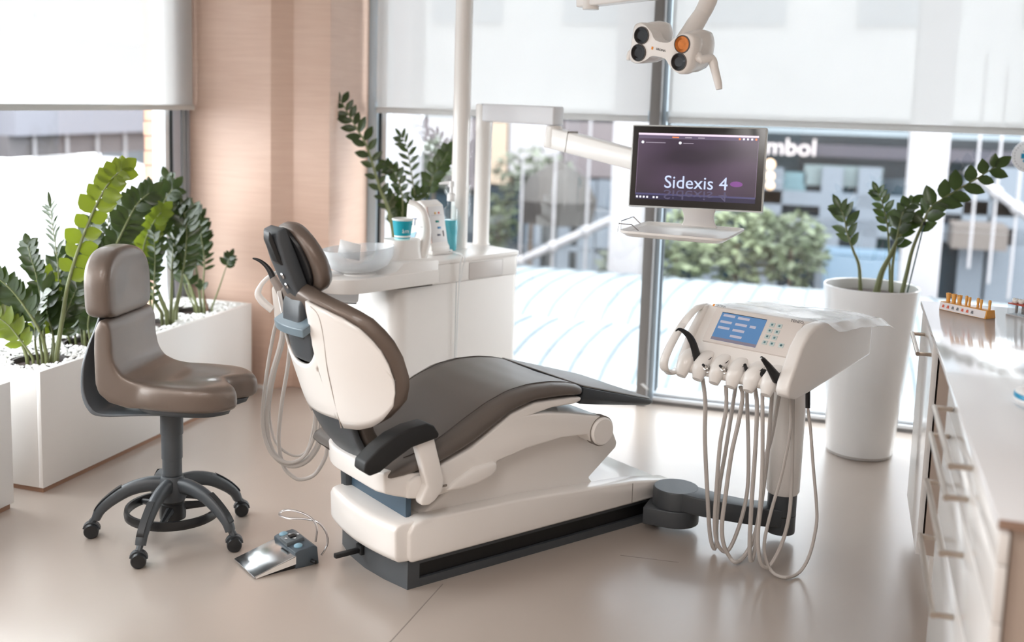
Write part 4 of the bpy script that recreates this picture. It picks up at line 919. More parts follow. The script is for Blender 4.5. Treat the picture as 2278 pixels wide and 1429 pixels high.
# tray under the monitor
tc0 = [onz(1373,515,1.12), onz(1440,494,1.12), onz(1660,510,1.12), onz(1612,535,1.12)]
tcn = sum(tc0, V((0,0,0)))/4
tr = thing('instrument_tray', (tcn.x, tcn.y, 1.10), 'flat white tray shelf with a raised rim under the monitor', 'tray')
def ring_(s, z): return [tcn + (p-tcn)*s + V((0,0,z)) for p in tc0]
def rnd(poly, r=.12, n=4):
    out = []
    for i, p in enumerate(poly):
        a, b = poly[i-1], poly[(i+1) % len(poly)]; pa, pb = p.lerp(a, r), p.lerp(b, r)
        for k in range(n+1): t = k/n; out.append(pa*(1-t)**2 + p*2*t*(1-t) + pb*t*t)
    return out
mk('tray_plate', local(tr, G().loft([rnd(ring_(s, z)) for s, z in ((.6,-.022),(.9,-.018),(1.0,-.004),(1.0,.004),(.965,.004),(.93,-.006),(.5,-.007))])), WHITEP, tr, ang=50)
a = tc0[0]; dq = (tc0[1]-tc0[0])
mk('wire_clip', local(tr, G().tube([a+dq*.1+V((.0,0,.0)), a+dq*.1+V((0,0,.035)), a+dq*.5+V((0,0,.038)), a+dq*.5+V((.03,0,.012))], .0022, 6).tube([a+dq*.0+V((.0,0,.0)), a+dq*.0+V((.004,0,.030)), a+dq*.02+V((.05,0,.028)), a+dq*.04+V((.075,0,.006))], .0022, 6)), STEEL, tr)
# ------------------------------------------------------------------ things on the unit
# control box with sloping front panel
db = UW @ V((-.30,.16,.905)); D0 = onz(981, 566, .905)
dv = thing('control_box', D0, 'white dosing control box with coloured keys on its sloping front, on the treatment unit', 'device', math.radians(-20+40) if False else 0)
fN = V((1.73,-4.56,0)).normalized(); fN = Matrix.Rotation(math.radians(44), 3, 'Z') @ fN      # way the front looks
fX = V((-fN.y, fN.x, 0)); 
def DV(x, y, z): return D0 + fX*x + fN*y + V((0,0,z))
sd = [(.0,.0),(.0,.035),(-.012,.045),(-.05,.215),(-.09,.235),(-.17,.215),(-.185,.0)]
mk('housing', local(dv, G().prism([DV(-.055, y, z) for y, z in sd], fX*.112)), WHITEP, dv, bevel=.008, seg=3, ang=50)
mk('base', local(dv, G().prism([DV(-.062,y,z) for y, z in ((.012,0),(.012,.018),(-.17,.018),(-.17,0))], fX*.126)), WHITEP, dv, bevel=.005)
sl = V((0,0,.17)) + fN*-.038; sl.normalize(); sn = fX.cross(sl)
if sn.dot(fN) < 0: sn = -sn
FM = Matrix((fX, sl, sn)).transposed().to_4x4(); FM.translation = DV(0,-.012,.045)
def fb(x0,y0,x1,y1,z0,z1): return local(dv, G().box((x0,y0,z0),(x1,y1,z1)).xf(FM))
PNL = mat('pale panel film', (222,220,220), .4)
mk('panel', fb(-.042,.008,.048,.168,-.001,.003), PNL, dv, bevel=.001)
mk('edge_strip', fb(-.050,.006,-.045,.168,-.001,.003), mat('pinkish edge strip', (206,180,172), .5), dv)
for nm, x, y, w_, c in (('key',.002,.100,.010,(0,128,120)),('key',.009,.072,.010,(60,140,190)),('key',.002,.040,.010,(96,92,104)),('slider',.030,.045,.003,(96,96,104)),('lamp',-.004,.138,.0045,(226,176,60)),('lamp',.018,.138,.0045,(222,110,96))):
    h = .0045 if nm != 'slider' else .013
    mk(nm, fb(x-w_,y-h,x+w_,y+h,.003,.005), mat(nm+' colour', c, .4), dv, bevel=.001)
mk('panel_mark', fb(-.03,.128,.035,.1288,.003,.0036), INK, dv)
for i, x in enumerate((-.016,.006,.026)): text(str(i+1) if False else '', .01, FM, INK) if False else None
sM2 = frame(DV(-.0565,-.085,.125), fN, V((0,0,1)))
sM2 = frame(DV(-.0570,-.09,.135), fN, V((0,0,1)))
if sM2.to_3x3().col[2].dot(-fX) < 0: pass
text('ST', .05, sM2 @ Matrix.Translation((-.035,0,.0005)), mat('grey blue print', (110,124,150), .5), 'lettering', dv)
mk('print_mark', local(dv, G().prism([sM2 @ V(p) for p in ((-.06,-.055,.0006),(-.01,-.04,.0006),(-.022,-.066,.0006),(-.05,-.072,.0006))], sM2.to_3x3() @ V((0,0,.0004)))), mat('pale blue print', (150,190,220), .5), dv)
mk('print_line', local(dv, G().box((.012,-.018,.0004),(.05,-.015,.0008)).xf(sM2)), INK, dv)
mk('vent_hole', local(dv, G().lathe([(.004,0),(.004,.001)], 10, DV(-.0625,-.06,.008), -fX)), DARKB, dv)
cb = thing('white_cable', DV(.05,.005,.03), 'thin white cable hanging from the control box down the front of the treatment unit', 'cable')
k = depth(D0)
CBW = mat('white cable', (232,234,234), .4)
pts = [DV(.045,.01,.012), UW @ V((-.355,-.012,.918)), UW @ V((-.367,-.014,.88)), UW @ V((-.370,-.010,.70)), UW @ V((-.3705,-.006,.45)), UW @ V((-.370,-.006,.20)), UW @ V((-.370,-.02,.01))]
mk('lead', local(cb, G().tube(pts, .0028, 8, 5)), CBW, cb)
mk('spare_lead', local(cb, G().tube([DV(.04,.01,.012), UW @ V((-.345,-.014,.917)), UW @ V((-.352,-.014,.86)), UW @ V((-.362,-.010,.80))], .0022, 8, 5)), CBW, cb)
# soap bottle
bo = onz(1001, 557, .905); sb = thing('soap_bottle', bo, 'clear pump bottle of bright turquoise liquid between control box and white post', 'bottle')
LIQ = mat('turquoise liquid', (70,196,214), .15, coat=.5)
mk('liquid', G().lathe([(.027,.002),(.030,.008),(.032,.13),(.030,.140)], 28), LIQ, sb)
mk('shell', G().lathe([(.029,0),(.033,.006),(.035,.165),(.033,.19),(.018,.205),(.016,.235)], 28, cap=False), glassmat('clear bottle plastic', (.93,.97,.98), .08), sb)
mk('collar', G().lathe([(.017,.225),(.019,.226),(.019,.255),(.012,.262),(.009,.264),(.009,.29)], 20), BLEACH, sb)
mk('pump_head', G().lathe([(.010,.288),(.013,.290),(.013,.312),(.010,.316)], 16).tube([(0,0,.306),(-.02,-.004,.308),(-.055,-.012,.302)], [.009,.008,.005], 10), BLEACH, sb)
# paper cup on the stand
kc = depth(UW @ V((-.625,.09,1.0)))
cup0 = UW @ V((-.628,.088,.998)); q = atdepth(895, 524, depth(cup0)); cup0 = V((q.x, q.y, .998))
cp_ = thing('paper_cup', cup0, 'small turquoise paper cup with a white rim on the cup stand', 'cup')
mk('cup_wall', G().lathe([(.033,.004),(.043,.082)], 36, cap=False), mat('turquoise paper', (0,158,176), .5), cp_)
mk('cup_base', G().lathe([(.0325,0),(.0333,.006),(.032,.006),(.005,.005)], 36), mat('pale cyan paper', (190,236,238), .5), cp_)
mk('rim', G().lathe([(.043,.080),(.0455,.083),(.0455,.087),(.043,.089),(.0415,.086),(.034,.01)], 36, cap=False), mat('white paper', (236,238,236), .6), cp_)
v = (O-cup0); v.z = 0; v.normalize(); s = V((-v.y, v.x, 0))
for i, chx in enumerate('àm'):
    a = .10 + .40*i; d = v*math.cos(a)+s*math.sin(a)
    text(chx, .026, frame(cup0 + d*.0395 + V((0,0,.038)), V((-d.y, d.x, 0)), V((0,0,1)) + d*.12), mat('white print', (236,240,240), .5), 'lettering', cp_)
# folded tissue in the bowl
tq = thing('tissue', UW @ V((-.93,.12,.93)), 'folded white tissue standing in the glass rinse bowl', 'tissue')
pp = [atdepth(x, y, depth(UW @ V((-.90,.12,.95)))+.02*i) for i, (x, y) in enumerate(((757,533),(803,545),(800,580),(750,572)))]
mk('sheet', local(tq, G().grid([[pp[0], pp[0].lerp(pp[1],.5)+fw*.01, pp[1]], [pp[3], pp[3].lerp(pp[2],.5)+fw*.01, pp[2]]])), mat('white tissue paper', (244,244,244), .8), tq, solid=.002)
# ------------------------------------------------------------------ suction holder arm
sk = 4.02
so_ = thing('suction_holder', atdepth(640,660,sk)*1.0, 'white suction holder with a black hooked tip and hanging grey hoses behind the head rest', 'suction holder')
p0, p1 = atdepth(650, 636, sk+.28), atdepth(776, 642, sk+.50)
mk('arm_box', local(so_, beam(p0, p1, .075, .052)), mat('pale grey box', (214,214,216), .4), so_, bevel=.012, seg=3, ang=50)
mk('lit_top', local(so_, beam(p0+V((0,0,.058)), p1+V((0,0,.058)), .07, .008)), BLEACH, so_, bevel=.004)  # lit top of the slab, its brightness put in as a whiter plate
mk('box_foot', local(so_, beam(p0.lerp(p1,.75)+V((0,0,-.055)), p1+V((0,0,-.055)), .05, .004)), DARKB, so_)
hpx = [(600,690),(572,662),(575,640),(600,622),(640,615),(660,640),(650,690),(625,712)]
mk('holder_head', local(so_, G().prism([atdepth(x, y, sk-.03) for x, y in ((603,640),(640,612),(668,640),(660,700),(640,735),(610,712))], fw*.07)), WHITEP, so_, bevel=.010, seg=3, ang=50)
mk('grab_loop', local(so_, G().tube([atdepth(x, y, sk-.02) for x, y in ((606,690),(585,672),(574,655),(580,636),(596,618),(618,606),(640,604))], [.014,.015,.013,.009,.008,.008,.009], 12, 5)), WHITEP, so_)
g = G()
for x, y in ((573,660),(590,672),(604,684)):
    pass
mk('suction_tip', local(so_, G().tube([atdepth(x, y, sk-.04) for x, y in ((562,575),(570,577),(582,583),(594,594),(603,608),(609,625))], [.0025,.005,.007,.009,.011,.012], 12, 5)), DARKB, so_)
mk('suction_handle', local(so_, G().tube([atdepth(x, y, sk-.04) for x, y in ((607,618),(618,636),(630,662))], [.014,.016,.016], 14)), mat('warm grey handle', (150,140,134), .4), so_)
for i, (hs, r) in enumerate(((((618,712),(610,736),(594,826),(584,924),(591,980),(610,1016),(644,1030),(678,1014),(700,966),(702,924),(700,880)), .0068),
    (((632,715),(626,764),(605,840),(592,924),(596,980),(616,1019),(650,1036),(686,1022),(711,980),(716,920),(712,880)), .0115),
    (((648,715),(641,809),(627,896),(620,980),(630,1036),(652,1061),(672,1067),(700,1056),(722,1022),(728,997),(735,950)), .0075),
    (((640,712),(622,784),(600,900),(607,969),(627,1000),(658,1015),(683,1002),(697,952),(700,918),(696,870)), .0050))):
    n = len(hs); P = [atdepth(x, y, sk+.02*i+.03*j/(n-1)) for j, (x, y) in enumerate(hs)]
    mk('hose', local(so_, G().tube(P, r, 10, 5)), HOSE, so_)
# ------------------------------------------------------------------ operating lamp
LK = 3.5; LS = LK/LENS_PX
lc = atdepth(1470, 108, LK)
bk_ = (RT*.66 + UP*.14 + fw*.74).normalized()
lx = (RT*89 - UP*36 - fw*73); lx = (lx - bk_*lx.dot(bk_)).normalized(); ly = bk_.cross(lx).normalized()
if ly.dot(UP) > 0: ly = -ly
LM = Matrix((lx, -ly, -bk_)).transposed().to_4x4(); LM.translation = lc      # x to the right pair, y up, z towards the light side
ol = thing('operating_lamp', lc, 'white operating lamp head with four lenses and a curved handle hanging from its arm', 'lamp')
hx_, hy_ = .078, .028
plate = [(-.118,.02),(-.116,.055),(-.085,.068),(-.05,.05),(-.025,.024),(.025,.024),(.05,.045),(.085,.066),(.116,.052),(.120,0),(.114,-.05),(.085,-.066),(.05,-.05),(.025,-.030),(-.025,-.030),(-.05,-.05),(-.085,-.066),(-.114,-.052)]
pl = [V((x,y,0)) for x, y in plate]; pl = smooth(pl + [pl[0]], 3)[:-1]
mk('lamp_head', local(ol, G().loft([[LM @ V((p.x*s, p.y*s, z)) for p in pl] for s, z in ((.93,.004),(1.,-.004),(1.0,-.035),(.96,-.055))])), WHITE, ol, ang=50)
for sgn in (-1, 1):
    rings = []
    for z, sx_, sy_, dy in ((-.01,.038,.062,0),(-.05,.037,.066,.004),(-.10,.035,.068,.008),(-.135,.031,.062,.010),(-.158,.022,.046,.008),(-.168,.008,.02,.006)):
        rings.append([LM @ V((sgn*.080 + sx_*math.copysign(abs(math.cos(2*PI*k/24))**.7, math.cos(2*PI*k/24)), dy + sy_*math.copysign(abs(math.sin(2*PI*k/24))**.8, math.sin(2*PI*k/24)), z)) for k in range(24)])
    mk('pod', local(ol, G().loft(rings)), WHITE, ol, ang=60)
LENSB = mat('dark faceted lens', (30,30,32), .12, metal=.6, var=.5, vscale=120); LENSO = mat('amber faceted lens', (176,98,34), .15, metal=.5, var=.3, vscale=120)
for x, y, mm in ((-hx_,hy_,LENSB),(-hx_,-hy_,LENSB),(hx_,hy_,LENSO),(hx_,-hy_,LENSB)):
    ln = mk('lens', local(ol, G().lathe([(.0262,.0045),(.025,.006),(.012,.004),(.001,.0005)], 28).xf(LM @ Matrix.Translation((x,y,.001)))), mm, ol)
    mk('lens_ring', local(ol, G().lathe([(.0290,.003),(.028,.0065),(.0262,.0065),(.0262,.004)], 32, cap=False).xf(LM @ Matrix.Translation((x,y,.001)))), mat('lens ring', (90,84,82), .4), ln)
text('SIRONA', .0105, LM @ Matrix.Translation((.004,-.004,.0052)), INK, 'lettering', ol)
mk('logo_mark', local(ol, G().box((-.032,-.0085,.004),(-.026,.0005,.0056)).xf(LM)), INKO, ol)
lk2 = LK+.10
mk('lamp_neck', local(ol, G().tube([atdepth(x, y, lk2) for x, y in ((1508,118),(1520,95),(1548,52),(1566,24))], [.024,.030,.030,.026], 20, 3)), WHITE, ol)
mk('lamp_stem', local(ol, G().tube([atdepth(x, y, lk2) for x, y in ((1562,30),(1572,10),(1580,-20),(1582,-120),(1560,-260))], [.0275,.029,.029,.028], 20, 4)), WHITE, ol)
mk('handle', local(ol, G().tube([LM @ V(p) for p in ((.118,-.0,-.035),(.135,-.01,-.03))] + [atdepth(x, y, LK-.04) for x, y in ((1582,130),(1590,155),(1597,182),(1600,199))], [.014,.013,.014,.0145,.013,.0125,.010], 14, 4)), WHITE, ol)
mk('handle', local(ol, G().tube([LM @ V(p) for p in ((-.112,-.02,-.03),(-.126,-.04,-.02),(-.124,-.062,-.012))], [.010,.010,.006], 12, 3)), WHITE, ol)
a1, a0 = atdepth(1480,-6, 3.75), atdepth(1300, 4, 4.05)
mk('lamp_arm', local(ol, beam(a0+(a0-a1).normalized()*.02, atdepth(1580,-30,3.62), .028, .022)), WHITE, ol, bevel=.008, seg=3, ang=50)
mk('arm_joint', local(ol, G().lathe([(.030,-.030),(.030,.0),(.026,.06)], 20, a0+V((.03,-.02,0)))), WHITEP, ol)
mk('carrier_arm', local(ol, G().tube([a0+V((.03,-.02,.05)), V((-1.691,4.723,2.40))], .03, 14)), WHITE, ol)
# ------------------------------------------------------------------ planters
SOIL = mat('dark potting soil', (52,38,32), .9, bump=.8, bscale=80, var=.5, vscale=40)
PEB = mat('white pebbles', (238,238,236), .7, var=.05)
WOODT = mat('brown plinth', (150,114,92), .6)
PLW = mat('white planter board', (222,219,216), .3, coat=.2, var=.01)
def planter_box(y0, y1, label, pots, seed):
    x0, x1, z1 = -3.355, -2.923, .494
    o = thing('planter_box', ((x0+x1)/2, (y0+y1)/2, 0), label, 'planter', 0, 'white planter boxes under the left window')
    t = .02
    g = G().box((x0,y0,.022),(x0+t,y1,z1)).box((x1-t,y0,.022),(x1,y1,z1)).box((x0+t,y0,.022),(x1-t,y0+t,z1)).box((x0+t,y1-t,.022),(x1-t,y1,z1)).box((x0+t,y0+t,.022),(x1-t,y1-t,.05))
    mk('box_wall', local(o, g), PLW, o, bevel=.002)
    mk('plinth', local(o, G().box((x0+.01,y0+.012,0),(x1-.010,y1-.012,.022))), WOODT, o)
    mk('soil', local(o, G().box((x0+t,y0+t,.40),(x1-t,y1-t,.462))), SOIL, o)
    for (cx, cy, r) in pots:
        mk('inner_pot', local(o, G().lathe([(r,.462),(r+.002,.482),(r-.006,.482),(r-.008,.463)], 28, (cx,cy,0), None, False)), mat('dark inner pot', (66,60,58), .6), o)
    g = G(); rnd = random.Random(seed)
    y = y0+.028
    while y < y1-.025:
        x = x0+.03
        while x < x1-.022:
            px2, py2 = x+rnd.uniform(-.006,.006), y+rnd.uniform(-.006,.006)
            if all((px2-cx)**2+(py2-cy)**2 > (r+.008)**2 for cx, cy, r in pots):
                s = rnd.uniform(.008,.014); a = rnd.uniform(0,PI); c = V((px2,py2,.478+rnd.uniform(0,.014)))
                ax = [V((math.cos(a),math.sin(a),.2)), V((-math.sin(a),math.cos(a),0)), V((0,0,1))]
                pts = [c+ax[0]*s*1.3, c+ax[1]*s, c-ax[0]*s*1.3, c-ax[1]*s, c+ax[2]*s*.7, c-ax[2]*s*.7]
                g.add(pts, [(0,1,4),(1,2,4),(2,3,4),(3,0,4),(1,0,5),(2,1,5),(3,2,5),(0,3,5)])
            x += .0185
        y += .0185
    p = mk('pebbles', local(o, g), PEB, o, flat=True); p['kind'] = 'stuff'
    return o
POTS = [(-3.09,3.57,.105),(-3.12,3.93,.115),(-3.12,4.36,.11),(-3.11,4.70,.10)]
planter_box(3.380, 4.964, 'long white planter box with four plants behind the saddle stool', POTS, 3)
planter_box(1.75, 3.222, 'white planter box cut by the frame edge, nearer than the stool', [(-3.12,2.9,.11)], 5)
# cylinder planter on the right
cyl = thing('cylinder_planter', (.143, 5.245, 0), 'tall white cylinder planter by the far window, between instrument cart and worktop', 'planter')
mk('pot_wall', G().lathe([(.138,.0),(.148,.006),(.150,.02),(.213,.792),(.209,.797),(.203,.792),(.198,.72)], 56, cap=False), mat('glossy white pot', (236,238,240), .22, coat=.4, var=.01), cyl)
mk('foot_seam', G().lathe([(.1492,.010),(.1497,.014)], 56, cap=False), SEAM, cyl)
mk('soil', G().lathe([(.199,.745),(.10,.755),(.001,.757)], 32, cap=False), SOIL, cyl)
cyb = thing('cylinder_planter', (-2.02, 5.40, 0), 'white planter standing behind the treatment unit at the wood column', 'planter')
mk('pot_wall', G().lathe([(.130,.0),(.142,.01),(.175,.70),(.171,.705),(.166,.70),(.16,.64)], 40, cap=False), PLW, cyb)
mk('soil', G().lathe([(.164,.66),(.001,.67)], 28, cap=False), SOIL, cyb)
# ------------------------------------------------------------------ plants with feathered stems
def leafmat(name, c, trans):
    m, nt, p, out = newmat(name); tc = nt.nodes.new('ShaderNodeTexCoord'); n = nt.nodes.new('ShaderNodeTexNoise'); n.inputs['Scale'].default_value = 14
    nt.links.new(tc.outputs['Object'], n.inputs['Vector']); mx = nt.nodes.new('ShaderNodeMix'); mx.data_type = 'RGBA'
    l = lin(c); mx.inputs['A'].default_value = (*[v*.7 for v in l],1); mx.inputs['B'].default_value = (*[min(1,v*1.35) for v in l],1)
    nt.links.new(n.outputs['Fac'], mx.inputs['Factor']); nt.links.new(mx.outputs['Result'], p.inputs['Base Color']); p.inputs['Roughness'].default_value = .22
    t = nt.nodes.new('ShaderNodeBsdfTranslucent'); t.inputs['Color'].default_value = (l[0]*1.9, l[1]*1.9, l[2]*.9, 1); ms = nt.nodes.new('ShaderNodeMixShader'); ms.inputs[0].default_value = trans
    nt.links.new(p.outputs[0], ms.inputs[1]); nt.links.new(t.outputs[0], ms.inputs[2]); nt.links.new(ms.outputs[0], out.inputs[0]); return m
LF = leafmat('deep green glossy leaf', (52,66,38), .22); LY = leafmat('yellow green leaf', (106,120,42), .38)
STM = mat('olive green stem', (110,116,74), .5, var=.15); STB_ = mat('brown stem', (122,92,70), .6, var=.2)
def stem_pts(px, k0, k1): return smooth([atdepth(x, y, k0+(k1-k0)*i/(len(px)-1)) for i, (x, y) in enumerate(px)], 6)
def leaves(g, pts, f0, n, L, W, roll, rnd, lean=55, sides=(1,-1)):
    m = len(pts)-1
    for i in range(n):
        f = f0 + (1-f0)*(i+.3)/n
        for sg in sides:
            q = min(max((f + (.5/n*(1-f0) if sg < 0 else 0))*m, 0), m-.001); k = int(q); p = pts[k].lerp(pts[k+1], q-k); t = (pts[min(k+1,m)]-pts[k]).normalized()
            vw = (O-p).normalized(); s0 = t.cross(vw).normalized(); b0 = s0.cross(t)
            a = math.radians(roll + rnd.uniform(-18,18)); s = s0*math.cos(a)+b0*math.sin(a)
            le = math.radians(lean+rnd.uniform(-9,9)); sc_ = (1-.35*abs(2*f-1.25+0)) * rnd.uniform(.86,1.1)
            d = (t*math.cos(le) + s*sg*math.sin(le)).normalized(); nm = d.cross(t.cross(d)).normalized() if False else (s*sg).cross(t).normalized()
            wv = d.cross(nm).normalized(); l, w = L*sc_, W*sc_; o = len(g.v)
            for r_, (u, ww) in enumerate(((0,.12),(.2,.72),(.45,1.),(.7,.82),(.9,.36),(1.,.03))):
                c = p + d*(l*u) - nm*(l*.10*u*u); g.v += [c-wv*(w*ww)+nm*(w*ww*.22), c, c+wv*(w*ww)+nm*(w*ww*.22)]
            for r_ in range(5):
                b = o+r_*3; g.f += [(b,b+1,b+4,b+3),(b+1,b+2,b+5,b+4)]
    # end leaf
    p = pts[-1]; d = (pts[-1]-pts[-2]).normalized(); vw = (O-p).normalized(); wv = d.cross(vw).normalized(); o = len(g.v)
    for u, ww in ((0,.12),(.2,.72),(.45,1.),(.7,.82),(.9,.36),(1.,.03)): c = p+d*(L*.85*u); g.v += [c-wv*(W*.8*ww), c+vw*.002, c+wv*(W*.8*ww)]
    for r_ in range(5):
        b = o+r_*3; g.f += [(b,b+1,b+4,b+3),(b+1,b+2,b+5,b+4)]
def plant(base, label, stems, seed, group='feather-leaved plants', dens=1.35, size=1.12):
    o = thing('potted_plant', base, label, 'plant', 0, group); rnd = random.Random(seed); kb = depth(base)
    for px, r, f0, n, L, W, roll, mm, dk in stems:
        P = stem_pts(px, kb+dk[0], kb+dk[1])
        if P[0].z > base[2]: P[0].z = base[2]-.005
        s = mk('stem', local(o, G().tube(P, [r, r*.7, r*.45, r*.22], 8)), STM if mm != 2 else STB_, o)
        g = G(); leaves(g, P, f0, round(n*dens), L*size, W*size, roll, rnd); mk('foliage', local(o, g), LY if mm == 1 else LF, s, ang=80)
    return o
S_ = .465
# px path, stem radius, leaf start, pairs, leaf length, half width, roll, material, depth shift
plant(V((-3.09,3.57,S_)), 'tall feather-leaved plant at the near end of the long planter box', [
 ([(125,797),(140,700),(152,630),(178,545),(215,455),(246,402),(272,378)], .0105, .34, 8, .078, .032, 8, 1, (0,.0)),
 ([(62,800),(38,740),(5,690),(-40,630)], .008, .25, 7, .08, .020, 35, 0, (-.03,-.05)),
 ([(105,800),(92,745),(60,690),(25,645),(-10,615)], .009, .35, 8, .085, .022, 40, 0, (-.02,-.08)),
 ([(75,800),(55,770),(20,725),(-15,700)], .006, .3, 6, .08, .02, 20, 1, (-.04,-.06)),
 ([(100,795),(98,740),(92,670),(80,610),(68,570),(62,545)], .006, .42, 9, .055, .018, 30, 0, (.03,.05)),
 ([(115,795),(120,720),(130,650),(128,580),(118,510),(112,462)], .005, .52, 9, .075, .009, 65, 0, (.05,.08)),
 ([(85,800),(78,760),(82,700),(98,650)], .006, .35, 6, .08, .02, 60, 0, (.0,-.03)),
 ([(120,795),(118,745),(105,690),(110,640)], .006, .3, 7, .075, .02, 50, 0, (.04,.05)),
 ([(95,800),(88,740),(96,668),(104,620)], .007, .3, 7, .07, .022, 15, 1, (.02,.1)),
 ([(110,800),(135,740),(150,690),(172,640)], .006, .3, 7, .075, .02, 30, 0, (.05,.1)),
], 11)
plant(V((-3.12,3.93,S_)), 'dense dark feather-leaved plant behind the back of the saddle stool', [
 ([(200,770),(215,680),(245,580),(275,510),(305,455),(332,430)], .009, .42, 10, .085, .024, 12, 0, (0,.02)),
 ([(190,770),(185,690),(172,610),(160,560)], .007, .3, 8, .08, .022, 20, 0, (.0,-.03)),
 ([(210,770),(200,700),(205,620),(195,560),(205,500)], .007, .3, 9, .08, .022, 35, 0, (.04,.05)),
 ([(170,772),(160,700),(140,640),(120,600)], .006, .25, 8, .08, .02, 30, 0, (.02,.02)),
 ([(185,772),(178,720),(168,660),(150,600),(140,580)], .006, .25, 8, .08, .024, 10, 0, (.03,.05)),
 ([(215,770),(222,700),(232,640),(250,570),(240,500),(252,450)], .006, .4, 9, .08, .016, 45, 0, (.05,.08)),
 ([(205,772),(196,720),(210,660),(222,600)], .006, .2, 8, .07, .022, 15, 0, (-.03,-.04)),
 ([(160,775),(150,730),(165,680),(180,630)], .006, .2, 8, .075, .022, 25, 0, (.02,.0)),
 ([(195,770),(180,730),(165,690),(160,640)], .006, .2, 8, .07, .022, 40, 0, (.06,.08)),
 ([(180,775),(200,730),(228,690),(240,650)], .006, .2, 8, .075, .02, 25, 0, (.06,.1)),
], 12)
plant(V((-3.12,4.36,S_)), 'feather-leaved plant right behind the stool back, with a green arching top', [
 ([(362,700),(340,660),(330,600),(345,520),(365,450),(385,420)], .009, .35, 10, .08, .024, 15, 0, (0,0)),
 ([(338,705),(330,640),(318,590),(322,540),(345,490),(362,470)], .007, .35, 8, .07, .026, 8, 1, (-.03,-.04)),
 ([(375,700),(350,640),(335,600)], .008, .65, 3, .07, .016, 40, 0, (0,0)),
 ([(380,698),(382,640),(384,580),(392,500),(384,440),(372,400)], .0095, .3, 12, .075, .022, 62, 0, (.02,.05)),
 ([(392,695),(405,620),(395,540),(378,470),(365,420)], .007, .45, 8, .07, .018, 40, 0, (.05,.1)),
 ([(340,705),(342,640),(345,580),(342,520)], .005, .15, 9, .05, .013, 30, 0, (-.06,-.06)),
 ([(386,698),(400,640),(412,570),(415,500),(404,462)], .007, .35, 9, .08, .022, 25, 0, (.0,.02)),
 ([(370,700),(350,650),(330,560),(300,520),(280,505)], .006, .5, 8, .07, .016, 40, 0, (.04,.06)),
], 13)
plant(V((-3.11,4.70,S_)), 'feather-leaved plant at the wood column end of the long planter box', [
 ([(440,690),(425,640),(402,590),(392,540)], .009, .35, 6, .07, .02, 25, 0, (0,0)),
 ([(448,688),(440,620),(432,560),(436,500),(428,470)], .0085, .35, 9, .08, .022, 20, 0, (.02,.02)),
 ([(455,688),(452,640),(455,580),(448,530),(446,500)], .006, .4, 9, .065, .010, 30, 0, (-.02,-.02)),
 ([(470,688),(488,640),(502,598),(512,572)], .0055, .70, 4, .05, .014, 30, 0, (-.02,-.02)),
 ([(462,688),(455,660),(450,640)], .007, .8, 2, .05, .014, 30, 2, (-.02,-.02)),
 ([(445,690),(420,640),(430,580),(450,530),(440,495)], .006, .45, 8, .075, .02, 45, 0, (.05,.06)),
 ([(435,690),(410,630),(405,560),(420,510)], .006, .3, 9, .075, .02, 30, 0, (.06,.08)),
], 14)
plant(V((.143,5.245,.752)), 'feather-leaved plant in the tall white cylinder planter, one frond reaching far right', [
 ([(2006,655),(2018,605),(2030,555),(2054,496),(2073,461),(2115,432),(2172,398),(2213,372)], .011, .36, 10, .078, .024, 20, 0, (0,-.10)),
 ([(1950,650),(1962,605),(1980,570),(1997,534),(2017,506),(2032,490)], .016, .50, 5, .065, .020, 30, 0, (.02,.0)),
 ([(1984,648),(1986,590),(1994,540),(2003,495),(2012,468),(2030,452)], .008, .35, 8, .06, .020, 40, 0, (.0,.02)),
 ([(1914,646),(1911,592),(1898,557),(1886,522),(1878,484),(1870,466)], .0095, .42, 6, .075, .017, 35, 0, (.06,.10)),
 ([(1980,648),(1979,592),(1976,522),(1971,484),(1961,446),(1953,428)], .007, .36, 9, .055, .014, 20, 0, (.10,.14)),
], 15, dens=.8, size=1.28)
st_ = thing('plant_stake', atdepth(2018,654,depth((.143,5.245,.75))-.03), 'thin dark green stake holding the long frond in the cylinder planter', 'stake')
mk('rod', local(st_, G().tube([atdepth(2016,660,depth((.143,5.245,.75))-.02), atdepth(2057,494,depth((.143,5.245,.75))-.06)], .0035, 6)), mat('dark teal rod', (28,66,64), .4), st_)
mk('clip', local(st_, G().lathe([(.009,-.006),(.009,.006)], 8, atdepth(2056,498,depth((.143,5.245,.75))-.06), (1,0,0))), DARKB, st_)
plant(V((-2.02,5.40,.668)), 'dark feather-leaved plant behind the treatment unit, leaning against the wood column', [
 ([(878,540),(864,467),(847,424),(831,372),(815,323),(793,285),(774,252),(757,222)], .0115, .10, 12, .085, .021, 5, 0, (0,-.05)),
 ([(920,540),(924,456),(918,402),(911,361),(905,325),(893,305)], .006, .30, 8, .07, .013, 25, 0, (.05,.10)),
 ([(890,540),(896,470),(892,420),(878,385),(862,370)], .007, .35, 7, .065, .020, 30, 0, (.03,.05)),
 ([(930,540),(940,480),(953,432),(962,396),(984,361),(998,336)], .007, .40, 7, .075, .026, 20, 0, (.05,.10)),
 ([(900,540),(905,490),(918,450),(940,430)], .006, .2, 7, .07, .020, 40, 0, (.02,.06)),
 ([(885,540),(880,500),(870,470),(868,440)], .006, .2, 7, .065, .020, 45, 0, (.04,.08)),
 ([(915,540),(905,500),(890,470),(880,450)], .006, .2, 7, .07, .020, 25, 0, (.06,.10)),
], 16, dens=1.05, size=1.08)
